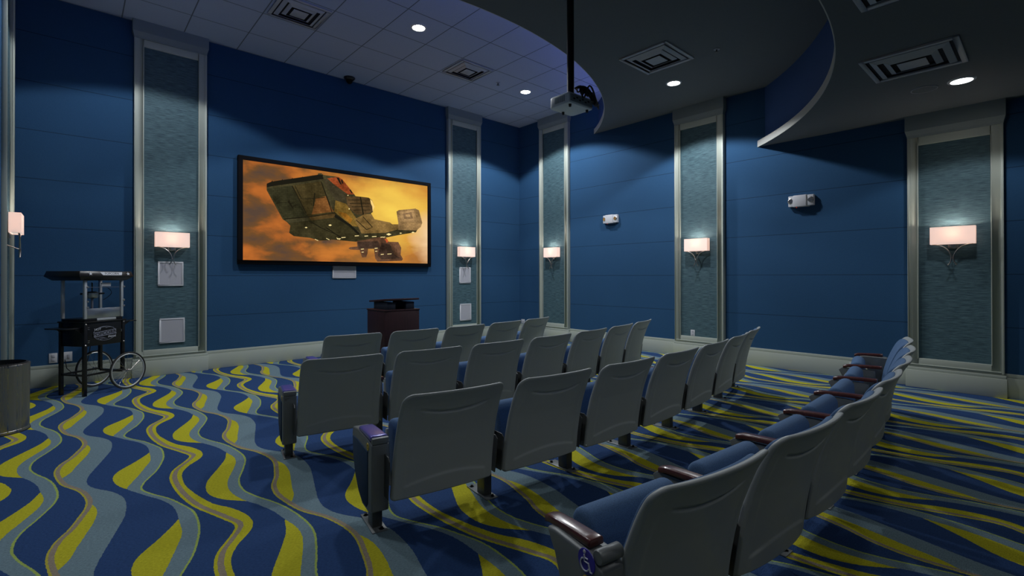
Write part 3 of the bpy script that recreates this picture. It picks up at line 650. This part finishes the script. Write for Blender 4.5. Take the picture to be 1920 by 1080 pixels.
# ------------------------------------------------------------------ projector and mount
px_, py_ = -4.575, -5.82
mt = empty('projector_mount', (px_, py_, H1), 0, 'long black pole hanging the projector from the ceiling', 'projector mount')
MB().lathe([(0, -.001), (.09, -.001), (.09, -.015), (.042, -.03), (.042, -1.20), (0, -1.20)], (0, 0, 0), 20).build('pole', M['pole'], mt, smooth=True)
MB().box((-.11, -.09, -1.215), (.11, .09, -1.197)).build('bracket', M['pole'], mt, bevel=.004)
pz = 3.535
pr = empty('projector', (px_ - .02, py_ - .02, pz), 0, 'white ceiling projector with a rounded front hanging below the pole', 'projector')
MB().prism(arc(-.145, .105, .06, 180, 90, 5) + arc(.145, .105, .06, 90, 0, 5) + [(.205, -.160), (-.205, -.160)], .0, .125, 'z').build('housing', M['projector'], pr, bevel=.014, seg=3)
MB().box((-.19, -.170, .02), (.19, -.160, .10)).build('port_panel', M['projector_dark'], pr)
for k in range(6): MB().box((-.15 + .05*k, -.176, .045 + .02*(k % 2)), (-.125 + .05*k, -.168, .06 + .02*(k % 2))).build('port', M['ink_black'], pr)
sv = MB()
for k in range(9): sv.box((-.209, -.09 + .018*k, .03), (-.203, -.082 + .018*k, .10))
sv.build('side_vent', M['projector_dark'], pr)
MB().lathe([(0, 0), (.05, .0), (.055, .02), (.05, .03)], (.07, .16, .06), 24, axis='y').build('lens', M['ink_black'], pr, smooth=True)
for (x, y) in ((-.15, -.12), (.15, -.12), (0, .12)): MB().lathe([(0, -.03), (.014, -.03), (.018, .005), (0, .005)], (x, y, 0), 12).build('foot', M['ink_black'], pr, smooth=True)
cb = MB(); rnd = random.Random(7)
for k in range(13):
    p = []; a0 = rnd.uniform(0, 6)
    R1 = rnd.uniform(.04, .10)
    for i in range(22):
        t = i / 21
        p.append((-.09 + .34 * t * rnd.uniform(.97, 1.03) + R1 * math.sin(a0 + 7*t) * .5, -.19 + .02*math.sin(5*t + k) - .05*math.sin(PI*t), .165 - .10*t + R1 * math.cos(a0 + 9*t) * math.sin(PI*t)**.5))
    cb.tube(p, rnd.choice((.006, .008, .010)), 6)
cb.build('cable_bundle', M['cable'], pr, smooth=True)

# ------------------------------------------------------------------ lectern
lx0, lx1, ly0, ly1 = -5.32, -4.70, -2.64, -2.04
lc = empty('lectern', ((lx0+lx1)/2, (ly0+ly1)/2, 0), 0, 'dark mahogany lectern standing below the projection screen', 'lectern')
hx, hy = (lx1-lx0)/2, (ly1-ly0)/2
MB().box((-hx, -hy, 0), (hx, hy, 1.03)).build('body', M['lectern'], lc, bevel=.004)
MB().box((-hx - .01, -hy - .01, 1.03), (hx + .01, hy + .01, 1.052)).build('counter', M['lectern'], lc, bevel=.004)
for sg in (-1, 1): MB().box((sg*.17 - .075, -hy + .05, 1.052), (sg*.17 + .075, hy - .1, 1.165)).build('riser', M['black_under'], lc, bevel=.003)
MB().prism([(-hy - .0, 1.20), (-hy - .0, 1.228), (hy, 1.185), (hy, 1.157)], -hx + .03, hx + .0, 'x').build('reading_top', M['lectern'], lc, bevel=.004)

# ------------------------------------------------------------------ bin
bn = empty('trash_bin', (-9.537, -2.42, 0), 0, 'round brushed stainless steel trash bin at the left edge', 'trash bin')
MB().lathe([(0, .012), (.262, .012), (.262, .0), (.27, .0), (.27, .03), (.265, .035), (.27, .66), (.274, .68), (.27, .69), (.255, .69), (.255, .06), (0, .06)], (0, 0, 0), 64).build('body', M['bin'], bn, smooth=True)
MB().lathe([(.256, .672), (.258, .696), (.24, .70), (.235, .66)], (0, 0, 0), 64).build('liner_rim', M['ink_black'], bn, smooth=True)
MB().torus((0, 0, .008), .268, .007, 'z', seg=64).build('base_ring', M['rubber'], bn, smooth=True)

# ------------------------------------------------------------------ popcorn cart: local x along the sign face, local y towards the far side
ang = math.atan2(.573, .812)
ct = empty('popcorn_cart', (-8.82, -1.08, 0), ang, 'black old-fashioned popcorn cart on two spoked wheels in the left corner', 'popcorn cart')
L_, D_ = .50, .40
def leg(x, y, z0, z1): MB().box((x - .02, y - .02, z0), (x + .02, y + .02, z1)).build('leg', M['cart_black'], ct, bevel=.004)
leg(0, 0, 0, .98); leg(0, D_, 0, .98); leg(L_, 0, .25, .98); leg(L_, D_, .25, .98)
st = lambda a, b_: MB().box(a, b_).build('stretcher', M['cart_black'], ct, bevel=.003)
st((.0, -.012, .262), (L_, .012, .286)); st((.0, D_ - .012, .262), (L_, D_ + .012, .286)); st((-.012, 0, .262), (.012, D_, .286)); st((L_ - .012, 0, .235), (L_ + .012, D_, .26))
cab = MB().box((-.012, -.012, .655), (L_ + .012, D_ + .012, .965)).build('cabinet', M['cart_black'], ct, bevel=.004)
mxs = Matrix.Translation((L_*.5, -.0135, .80)) @ Matrix.Rotation(PI/2, 4, 'X')
def oval(rx, rz, cx, cz, y, mname, nm, par, rot=0):
    pts = [(cx + rx*math.cos(2*PI*k/40)*math.cos(rot) - rz*math.sin(2*PI*k/40)*math.sin(rot), cz + rx*math.cos(2*PI*k/40)*math.sin(rot) + rz*math.sin(2*PI*k/40)*math.cos(rot)) for k in range(40)]
    return MB().prism(pts, y, y + .002, 'y').build(nm, M[mname], par)
M['sign_grey'] = mat('sign_grey', (.16, .17, .22), .5)
sg_ = oval(.155, .098, L_*.5, .81, -.0145, 'sign_grey', 'sign', cab)
oval(.147, .090, L_*.5, .81, -.0155, 'cart_black', 'sign_field', cab)
band_ = MB(); band_.box((-.15, -.0175, -.034), (.15, -.0155, .034), 0, Matrix.Translation((L_*.5, 0, .812)) @ Matrix.Rotation(-.10, 4, 'Y'))
band_.build('sign_band', M['sign_grey'], cab)
TR = lambda x, z, rot=0: Matrix.Translation((x, -.0185, z)) @ Matrix.Rotation(PI/2, 4, 'X') @ Matrix.Rotation(rot, 4, 'Z')
text('POPCORN', .068, M['ink_black'], cab, TR(L_*.5, .812, .10))
text('HOT', .040, M['ink_white'], cab, TR(L_*.5 - .10, .868))
text('FRESH', .038, M['ink_white'], cab, TR(L_*.5 + .09, .757))
for (x, z) in ((L_*.5 - .03, .885), (L_*.5 + .06, .88), (L_*.5 - .05, .745), (L_*.5 - .02, .732)):
    c_ = MB(); c_.tube([(x - .05 + .1*i/12, -.0165, z + .010*math.sin(i*PI/12)) for i in range(13)], .003, 5); c_.build('scroll', M['sign_grey'], cab)
for (x, z) in ((0, .95), (0, .67), (L_, .95), (L_, .67)):
    MB().lathe([(0, -.012), (.006, -.01), (.013, 0)], (x, -.021, z), 10, axis='y').build('rivet', M['chrome'], cab, smooth=True)
for z in (.90, .875, .70, .725): MB().box((.025, -.018, z), (.05, -.012, z + .012)).build('hinge', M['chrome'], cab)
MB().tube([(L_ - .045, -.015, .85), (L_ - .045, -.035, .845), (L_ - .045, -.035, .815), (L_ - .045, -.015, .81)], .005, 8).build('door_handle', M['chrome'], cab, smooth=True)
MB().box((-.03, -.03, .965), (L_ + .03, D_ + .03, .985)).build('counter', M['cart_black'], ct, bevel=.004)
kb = MB().box((.0, .0, .985), (L_, D_, 1.02)).build('kettle_base', M['cart_black'], ct, bevel=.004)
MB().box((.15, -.012, .99), (.40, -.002, 1.018)).build('drawer_front', M['alu'], kb, bevel=.002)
for (x, y) in ((.01, .01), (L_ - .01, .01), (.01, D_ - .01), (L_ - .01, D_ - .01)):
    o_ = MB().box((x - .016, y - .016, 1.02), (x + .016, y + .016, 1.53)).build('corner_post', M['alu'], ct, bevel=.002)
    if y < .1:
        for z in (1.16, 1.24, 1.43): MB().box((x + .012, y - .024, z), (x + .034, y - .014, z + .022)).build('clip', M['chrome'], o_, bevel=.002)
MB().box((.026, .002, 1.025), (L_ - .026, .008, 1.155)).build('door_panel', M['cart_steel'], ct, bevel=.001)
MB().box((.026, .003, 1.155), (L_ - .026, .007, 1.495)).build('front_glass', M['glass'], ct)
MB().box((-.004, .028, 1.03), (.0, D_ - .028, 1.495)).build('side_glass', M['glass'], ct)
MB().box((L_, .028, 1.03), (L_ + .004, D_ - .028, 1.495)).build('side_glass', M['glass'], ct)
MB().box((.026, D_ - .008, 1.03), (L_ - .026, D_ - .004, 1.495)).build('back_glass', M['glass'], ct)
MB().box((.0, .012, 1.435), (L_, .016, 1.44)).build('rail', M['sign_grey'], ct)
kt = MB(); kt.lathe([(0, 1.28), (.055, 1.285), (.07, 1.31), (.07, 1.36), (.055, 1.375), (0, 1.38)], (L_*.48, D_*.5, 0), 24)
ko = kt.build('kettle', M['cart_steel'], ct, smooth=True)
MB().box((L_*.48 - .14, D_*.5 - .02, 1.335), (L_*.48 + .15, D_*.5 + .02, 1.36)).build('kettle_bar', M['cart_black'], ko, bevel=.003)
MB().tube([(L_*.48, D_*.5, 1.38), (L_*.48, D_*.5, 1.50)], .008, 8).build('hanger', M['cart_black'], ko)
MB().tube([(L_*.48, D_*.5, 1.02), (L_*.48, D_*.5, 1.28)], .014, 8).build('support', M['sign_grey'], ko)
MB().tube([(L_*.48 + .12 + .11*math.sin(i*PI/14), D_*.4, 1.46 - .20*i/14 + 0*i) for i in range(15)], .004, 6).build('power_lead', M['cable'], ko, smooth=True)
MB().box((.22, .01, 1.45), (.345, .02, 1.50)).build('heat_sign', M['ink_white'], ct)
# canopy: black tray roof with chamfered sides
cn = MB(); V = []
for (e, z) in ((.045, 1.53), (.105, 1.585), (.085, 1.655)):
    V += [(-e - .035, -e, z), (L_ + e - .03, -e, z), (L_ + e - .03, D_ + e, z), (-e - .035, D_ + e, z)]
F = [(i*4+k, i*4+(k+1) % 4, (i+1)*4+(k+1) % 4, (i+1)*4+k) for i in range(2) for k in range(4)] + [(0,1,2,3), (8,9,10,11)]
cn.add(V, F); cno = cn.build('canopy', M['cart_black'], ct, bevel=.004)
# header sign and stars follow the slope of the upper chamfer
sl = math.atan2(.02, .07)
CM = lambda x, z: Matrix.Translation((x, -.1065 + (z - 1.555) * .02 / .07 - .001, z + .03)) @ Matrix.Rotation(PI/2 + -sl, 4, 'X')
hd = MB(); hd.prism([(-.15, .022), (.15, .022), (.135, -.022), (-.115, -.022)], 0, .002, 'z', 0, CM(.27, 1.592)); hd.build('header_sign', M['ink_white'], cno)
text('POPCORN', .040, M['ink_black'], cno, Matrix.Translation((0, -.002, 0)) @ CM(.275, 1.592))
for x in (.0, .50):
    pts = [((.026 if k % 2 == 0 else .010) * math.sin(k*PI/5), (.026 if k % 2 == 0 else .010) * math.cos(k*PI/5)) for k in range(10)]
    MB().prism(pts, 0, .002, 'z', 0, CM(x, 1.590)).build('star', M['ink_white'], cno)
for x in (.22, .28, .34): MB().box((x - .012, -.08, 1.562), (x + .012, -.074, 1.567)).build('indicator_lamp', M['red_led'], cno)
# shelves at both ends
MB().box((-.21, .02, .895), (-.02, D_ - .02, .91)).build('side_shelf', M['cart_black'], ct, bevel=.003)
MB().box((L_ + .02, .02, .935), (L_ + .22, D_ - .02, .95)).build('side_shelf', M['cart_black'], ct, bevel=.003)
for y in (.03, D_ - .03):
    MB().prism([(-.02, .895), (-.10, .895), (-.02, .83)], y - .004, y + .004, 'y').build('shelf_bracket', M['cart_black'], ct)
    MB().prism([(L_ + .02, .935), (L_ + .12, .935), (L_ + .02, .87)], y - .004, y + .004, 'y').build('shelf_bracket', M['cart_black'], ct)
# axle and wheels
RW = .26
MB().tube([(L_, -.13, RW), (L_, D_ + .13, RW)], .009, 10).build('axle', M['chrome'], ct, smooth=True)
for y in (-.10, D_ + .10):
    t_ = MB(); t_.torus((L_, y, RW), RW - .011, .011, 'y', seg=56)
    wo = t_.build('wheel', M['rubber'], ct, smooth=True)
    r_ = MB(); r_.torus((L_, y, RW), RW - .030, .009, 'y', seg=56); r_.build('rim', M['alu'], wo, smooth=True)
    h_ = MB(); h_.lathe([(0, -.03), (.014, -.03), (.02, -.02), (.012, 0), (.02, .02), (.014, .03), (0, .03)], (L_, y, RW), 14, axis='y'); h_.build('hub', M['chrome'], wo, smooth=True)
    s_ = MB()
    for k in range(20):
        a = 2*PI*k/20; b_ = a + (.5 if k % 2 else -.5)
        s_.tube([(L_ + .017*math.cos(b_), y + (.018 if k % 2 else -.018), RW + .017*math.sin(b_)), (L_ + (RW-.033)*math.cos(a), y, RW + (RW-.033)*math.sin(a))], .0016, 5)
    s_.build('spokes', M['chrome'], wo)
tag(MB().tube([(-9.02, .04, .37), (-9.0, -.02, .25), (-8.93, -.08, .17), (-8.85, -.10, .20), (-8.80, -.2, .27), (-8.77, -.30, .40), (-8.74, -.42, .66)], .005, 6).build('power_cord', M['cable'], None, smooth=True), 'thin black power cord running from the wall plate up to the popcorn cart', 'cord')

# ------------------------------------------------------------------ theatre chairs
# local frame: x along the row, y towards the screen, z up; origin at the rear bolt of the standards, mid seat
PITCH_R = math.radians(3.52)
prof = [(.195,-.150),(.27,-.158),(.36,-.170),(.48,-.192),(.60,-.222),(.70,-.258),(.78,-.292),(.85,-.332),(.905,-.372)]   # (z, y) of the back's rear face
def py(z):
    for (z0, y0), (z1, y1) in zip(prof, prof[1:]):
        if z <= z1: return y0 + (y1 - y0) * (z - z0) / (z1 - z0)
    return prof[-1][1]
def py_s(z): return (py(z - .03) + 2*py(z) + py(z + .03)) / 4 if z > .225 and z < .88 else py(z)
def bend(x): return .038 * (abs(x) / .33) ** 2.2
def half(z): return .360 - .012 * max(0, (z - .2)) / .7
def rounded_shell(name, m, parent, zlo, zhi, rt, rb, wof, yoff, th, b, detail=False, NU=60, NV=100, arch=0.0, puff=0.0):
    """a curved sheet of thickness th whose whole rim is rounded with radius b"""
    def Y(x, z): return py_s(min(max(z, .195), .905)) + bend(x) + yoff
    def det(x, z):
        if not detail: return 0
        y = 0
        zc = .780 - .030 * (1 - (x / .23)**2)
        if abs(x) < .23:
            d = z - zc; k = (1 - (x / .23)**2) ** .5
            y += (.018 * math.exp(-(d / .007)**2) if d < 0 else .018 * math.exp(-(d / .0035)**2)) * k
        za = .285 + .045 * (1 - (x / .28)**2)
        y -= .007 / (1 + math.exp((z - za) / .003)) / (1 + math.exp((abs(x) - .285) / .003))
        y -= .0045 / (1 + math.exp(-(abs(x) - .285) / .003)) / (1 + math.exp((z - .78) / .02))
        return y
    zl, zh = zlo + b, zhi - b; rt_, rb_ = max(rt - b, .003), max(rb - b, .003)
    G = []; GX = []
    for j in range(NV + 1):
        t = j / NV; t = .5 - .5 * math.cos(PI * t)
        z = zl + (zh - zl) * t; hw = half(z) - wof - b
        if z > zh - rt_: hw -= rt_ - math.sqrt(max(0, rt_*rt_ - (z - (zh - rt_))**2))
        if z < zl + rb_: hw -= rb_ - math.sqrt(max(0, rb_*rb_ - ((zl + rb_) - z)**2))
        row = []
        for i in range(NU + 1):
            uu = -math.sin(PI/2 * (1 - 2*i/NU)); x = hw * uu
            zz = z + arch * (1 - (x / .35)**2) * max(0, 1 - (z - zl) / .2)
            row.append((x, zz, puff * (1 - abs(uu)**3) * (1 - abs(2*t - 1)**3)))
        G.append(row)
    loop = [(0, i) for i in range(NU)] + [(j, NU) for j in range(NV)] + [(NV, i) for i in range(NU, 0, -1)] + [(j, 0) for j in range(NV, 0, -1)]
    P = [G[j][i][:2] for j, i in loop]; n = len(P); N2 = []
    for k in range(n):
        # tangent from points a few steps away along the outline
        s0 = k
        for _ in range(12):
            s0 = (s0 - 1) % n
            if math.dist(P[s0], P[k]) > .003: break
        s1 = k
        for _ in range(12):
            s1 = (s1 + 1) % n
            if math.dist(P[s1], P[k]) > .003: break
        tx, tz = P[s1][0] - P[s0][0], P[s1][1] - P[s0][1]; L = math.hypot(tx, tz) or 1
        N2.append((tz / L, -tx / L))
    V = []; F = []
    W_ = NU + 1
    for row in G:
        for x, z, p in row: V.append((x, Y(x, z) + det(x, z), z))
    for j in range(NV):
        for i in range(NU): F.append((j*W_+i, j*W_+i+1, (j+1)*W_+i+1, (j+1)*W_+i))
    prev = [j*W_+i for j, i in loop]
    K = 5
    seq = [(b*math.sin(a_), b*(1 - math.cos(a_))) for a_ in [PI/2*k/K for k in range(1, K+1)]]
    seq += [(b*math.cos(a_), th - b + b*math.sin(a_)) for a_ in [PI/2*k/K for k in range(0, K)]]
    for o_, fw in seq:
        cur = []
        for k in range(n):
            x = P[k][0] + N2[k][0]*o_; z = P[k][1] + N2[k][1]*o_
            cur.append(len(V)); V.append((x, Y(x, z) + fw + det(*P[k]) * max(0, 1 - fw / .004), z))
        for k in range(n): F.append((prev[k], prev[(k+1) % n], cur[(k+1) % n], cur[k])[::-1])
        prev = cur
    fb = len(V)
    for row in G:
        for x, z, p in row: V.append((x, Y(x, z) + th + p, z))
    for j in range(NV):
        for i in range(NU): F.append((fb+j*W_+i, fb+(j+1)*W_+i, fb+(j+1)*W_+i+1, fb+j*W_+i+1))
    fr_ = [fb + j*W_+i for j, i in loop]
    for k in range(n): F.append((prev[k], prev[(k+1) % n], fr_[(k+1) % n], fr_[k])[::-1])
    me = bpy.data.meshes.new(name); me.from_pydata(V, [], F); me.materials.append(m)
    bm = bmesh.new(); bm.from_mesh(me); bmesh.ops.remove_doubles(bm, verts=bm.verts, dist=2e-5); bmesh.ops.recalc_face_normals(bm, faces=bm.faces)
    for f_ in bm.faces: f_.smooth = True
    bm.to_mesh(me); bm.free()
    o = bpy.data.objects.new(name, me); col.objects.link(o); o.parent = parent
    return o
HALFP = 13.11 * math.tan(PITCH_R / 2)      # half pitch at row C
def frame_parts(x, root, hp_rot, end=0, dz=0.0, armname='armrest', arm_mat='wood', arm_y=(-.02, .31)):
    """one standard with its armrest; x = local position; end = -1/1 for an aisle standard"""
    mx = Matrix.Translation((x, 0, 0)) @ Matrix.Rotation(hp_rot, 4, 'Z')
    sf = MB()
    if end:
        out = [(-.045, .13), (-.05, .545), (.035, .56), (.30, .56), (.415, .545), (.43, .50), (.415, .36), (.36, .24), (.27, .15), (.17, .105), (.04, .105)]
        if dz: out = [(-.17, .13), (-.175, .59), (-.13, .622), (.08, .628), (.13, .62), (.08, .54), (.05, .46), (.03, .34), (.02, .13)]
        s_ = end
        xa, xb = (-.055, .055)
        sf.prism(out, xa, xb, 'x', 0, mx)
        fo = sf.build('side_frame', M['steel_grey'], root, bevel=.012, seg=3)
        inn = [(.035, .16), (.035, .485), (.28, .495), (.395, .49), (.385, .37), (.33, .255), (.24, .165), (.15, .13), (.06, .13)]
        if dz: inn = [(-.10, .15), (-.10, .36), (-.0, .36), (-.005, .15)]
        pn = MB(); xo = .055 * s_
        pn.prism(inn, xo - .004 * s_, xo + .006 * s_, 'x', 0, mx); pn.build('end_panel', M['panel_blue'], fo, bevel=.004)
    else:
        out = [(-.03, .36), (-.02, .575), (.03, .585), (.27, .585), (.30, .56), (.27, .50), (.16, .40), (.12, .30), (.02, .30)]
        sf.prism(out, -.016, .016, 'x', 0, mx)
        fo = sf.build('side_frame', M['steel_grey'], root, bevel=.006)
    lg = MB(); lg.box((-.032, .02, .004), (.032, .12, .42 if not end else .2), 0, mx); lo_ = lg.build('leg', M['steel_dark'], root, bevel=.006)
    ft = MB(); ft.box((-.048, -.04, 0), (.048, .24, .007), 0, mx); ft.build('foot_plate', M['steel_grey'], lo_, bevel=.002)
    for (bx, by) in ((.018, -.012), (-.02, .212)):
        MB().lathe([(0, .02), (.009, .02), (.010, .007), (.017, .007)], (bx, by, 0), 8, 0, 'z', mx).build('bolt', M['bolt'], lo_, smooth=True)
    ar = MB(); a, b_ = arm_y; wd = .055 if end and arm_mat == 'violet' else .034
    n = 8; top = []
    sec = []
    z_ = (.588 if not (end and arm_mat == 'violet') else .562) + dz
    hh = .030
    for i in range(n + 1):
        t = i / n; y = a + (b_ - a) * t
        droop = -.012 * t * t - (.010 if t > .95 else 0)
        wv = wd * (1 - .12 * t) * (1 if t < .9 else .82)
        for (xx, zz) in ((-wv, 0), (wv, 0), (wv, hh * .75), (wv * .75, hh), (-wv * .75, hh), (-wv, hh * .75)):
            sec.append(Vector((xx, y, z_ + zz + droop)))
    sec = [mx @ v for v in sec]; F = []
    for i in range(n):
        for k in range(6): F.append((i*6+k, i*6+(k+1) % 6, (i+1)*6+(k+1) % 6, (i+1)*6+k))
    F += [tuple(range(6)), tuple(n*6 + k for k in range(6))]
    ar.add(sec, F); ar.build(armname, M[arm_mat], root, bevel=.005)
    if end and arm_mat == 'violet':
        MB().box((-.052, -.055, .545), (.052, -.021, .585), 0, mx).build('arm_cap', M['steel_grey'], root, bevel=.008)
    # hinge bracket carrying the back: slim plate with a bright top edge
    for sgn in ((-1, 1) if not end else (-end,)):
        hb = MB(); hb.prism([(-.11, .22), (-.145, .46), (-.12, .48), (-.02, .48), (.0, .34), (.0, .22)], sgn*.026 - .003, sgn*.026 + .003, 'x', 0, mx)
        hb.build('back_bracket', M['steel_dark'], fo)
    return fo
def make_chair(row_r):
    hp = row_r * math.tan(PITCH_R / 2)
    root = empty('theatre_chair', (0, 0, 0))
    rounded_shell('backrest_shell', M['shell'], root, .195, .890, .060, .028, 0, 0, .032, .015, True, 64, 110, .012)
    rounded_shell('back_cushion', M['seat_blue'], root,   .36, .866, .06, .04, .026, .026, .034, .015, False, 20, 26, 0, .02)
    # tipped-up seat: cushion and pan
    sw = .278
    cush = [(.03, .20), (.045, .30)] + [(.060, .40), (.068, .51)] + arc(.135, .570, .064, 175, 10, 10) + [(.185, .48), (.160, .30), (.13, .20), (.08, .175)]
    cm = MB(); cm.prism(cush, -sw, sw, 'x'); co = cm.build('seat_cushion', M['seat_blue'], root, bevel=.03, seg=4)
    pan = [(.13, .195), (.165, .30), (.19, .48), (.2, .555), (.225, .55), (.225, .44), (.205, .30), (.165, .185)]
    MB().prism(pan, -sw - .006, sw + .006, 'x').build('seat_pan', M['shell'], root, bevel=.008)
    MB().prism([(.0, .215), (.02, .25), (.10, .25), (.14, .21), (.12, .165), (.05, .16)], -sw + .02, sw - .02, 'x').build('seat_base', M['black_under'], root, bevel=.01)
    return root
CC = (-5.18, 6.1)
DTH = 0.0
def place(rad, th):
    return (CC[0] + rad * math.sin(th), CC[1] - rad * math.cos(th), 0)
ordinal = ['first', 'second', 'third', 'fourth', 'fifth', 'sixth', 'seventh', 'eighth']
rowname = {'A': 'row nearest the screen', 'B': 'second row from screen', 'C': 'third row from screen', 'D': 'rear row in foreground'}
GRP = 'grey theatre chairs in four curved rows'
def badge(root, mx, letter):
    bd = MB(); bd.lathe([(0, .0025), (.023, .0025), (.024, 0)], (0, 0, 0), 28, 0, 'z', mx); bo = bd.build('row_badge', M['badge_yellow'], root)
    text(letter, .034, M['ink_black'], bo, mx @ Matrix.Translation((0, 0, .003)), depth=.0006)
    return bo
PAR = {}   # per row: radius of the rear bolts, angle of the first standard, angular pitch, number of chairs
PAR['A'] = (9.89, -9.3, 4.58, 5)
PAR['B'] = (11.50, -11.8, 3.985, 7)
PAR['C'] = (13.11, -10.285, 3.522, 7)
PAR['D'] = (14.66, -9.28, 3.19, 7)
protos = {}
base_chair = make_chair(13.11)
first = True
for R_, (rad, th0, dth, n) in PAR.items():
    for k in range(n):
        th = math.radians(th0 + dth * (k + .5)) + DTH * 13.11 / rad
        rad_k = rad + (.085 * max(0, 1 - k / 3.5) if R_ == 'D' else 0)
        if first: ch = base_chair; first = False
        else:
            ch = copy_tree_src = None
            ch = base_chair.copy(); col.objects.link(ch)
            for part in base_parts:
                c_ = part.copy(); col.objects.link(c_); c_.parent = ch
        if ch is base_chair: base_parts = children(base_chair)
        ch.location = place(rad_k, th); ch.rotation_euler = (0, 0, th)
        hp = rad * math.tan(math.radians(dth) / 2)
        pos = 'left aisle end' if k == 0 else ('far right end' if k == n - 1 else ordinal[k] + ' from left aisle')
        tag(ch, 'grey theatre chair, blue seat tipped up, %s, %s' % (rowname[R_], pos), 'theatre chair', GRP)
        protos[(R_, k)] = (ch, rad, dth, hp)
# standards: build one interior set per row, then copy to the others
bpy.context.view_layer.update()
for R_, (rad, th0, dth, n) in PAR.items():
    isD = R_ == 'D'
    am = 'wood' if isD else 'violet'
    ay = (-.08, .26) if isD else (-.02, .31); aye = (-.095, .18) if isD else ay
    # interior left standard (chairs 1..n-1)
    src = None
    for k in range(n):
        ch, rad, dth, hp = protos[(R_, k)]
        rot = -math.radians(dth / 2)
        if k == 0:
            before = set(children(ch))
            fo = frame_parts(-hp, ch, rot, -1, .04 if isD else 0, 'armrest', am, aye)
            mxb = Matrix.Translation((-hp, 0, 0)) @ Matrix.Rotation(rot, 4, 'Z')
            if R_ != 'A':
                zc, yc = (.515, .035) if not isD else (.525, -.105)
                badge(fo, mxb @ Matrix.Translation((-.056, yc, zc)) @ Matrix.Rotation(-PI/2, 4, 'Z') @ Matrix.Rotation(PI/2, 4, 'X'), R_)
            if isD:
                mxe = mxb @ Matrix.Translation((-.056, -.105, .598)) @ Matrix.Scale(1.0, 4) @ Matrix.Rotation(-PI/2, 4, 'Z') @ Matrix.Rotation(PI/2, 4, 'X')
                bd = MB(); bd.lathe([(0, .0025), (.042, .0025), (.043, 0)], (0, 0, 0), 36, 0, 'z', mxe); bo = bd.build('access_badge', M['badge_blue'], fo)
                em = MB(); T_ = lambda L: [mxe @ Vector((p[0], p[1], .004)) for p in L]
                em.lathe([(0, .006), (.006, .005), (.0065, .0025)], (-.008, .031, 0), 12, 0, 'z', mxe)
                em.tube(T_([(-.008, .022), (-.006, .0), (.013, .0), (.022, -.026), (.031, -.024)]), .0032, 6)
                em.tube(T_([(-.007, .012), (.010, .012)]), .0026, 6)
                em.tube(T_([(-.006 + .021*math.cos(math.radians(a)), -.012 + .021*math.sin(math.radians(a))) for a in range(115, 345, 14)]), .0028, 6)
                em.build('wheelchair_symbol', M['ink_white'], bo, smooth=True)
                hg = MB(); hg.lathe([(0, -.052), (.022, -.052), (.026, -.047), (.026, .045), (.022, .05), (0, .05)], (.0, -.155, .632), 24, 0, 'x', mxb); hg.build('arm_pivot', M['steel_grey'], fo, smooth=True)
            src = None
        elif src is None:
            before = set(children(ch))
            frame_parts(-hp, ch, rot, 0, .015 if isD else 0, 'armrest', 'wood', ay)
            src = [c for c in children(ch) if c not in before]
        else:
            for p in src:
                c_ = p.copy(); col.objects.link(c_); c_.parent = ch
                for g_ in children(p):
                    d_ = g_.copy(); col.objects.link(d_); d_.parent = c_
        if k == n - 1:
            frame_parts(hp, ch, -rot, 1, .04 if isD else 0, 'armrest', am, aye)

# ------------------------------------------------------------------ unseen blue strip added along the front edge of the middle soffit to tint the tiled ceiling
strip = empty('added_tint_strip', (CX, -4.93, 0), 0, 'added unseen violet-blue light strip along the top of the curved middle soffit', 'ceiling light')
e = arc_pts(6.06, -4.93, xl + .6, xr - .15, 40)
M['added_tint'] = mat('added_tint_glow', (.1, .1, .2), .5, emit=(.30, .34, 1.0), estr=13.0)
s_ = MB(); s_.prism([(x - CX, y + 4.93 - .095) for x, y in e] + [(x - CX, y + 4.93 - .118) for x, y in e][::-1], H1 + .14, H1 + .16, 'z')
s_.build('tint_strip', M['added_tint'], strip)

# ------------------------------------------------------------------ world and view
wd = bpy.data.worlds.new('world'); sc.world = wd; wd.use_nodes = True
wd.node_tree.nodes['Background'].inputs[0].default_value = (0, 0, 0, 1)
sc.view_settings.view_transform = 'Standard'; sc.view_settings.look = 'None'
sc.view_settings.exposure = 0; sc.view_settings.gamma = 1; sc.view_settings.use_curve_mapping = False
sc.cycles.use_denoising = True
sc.cycles.max_bounces = 8
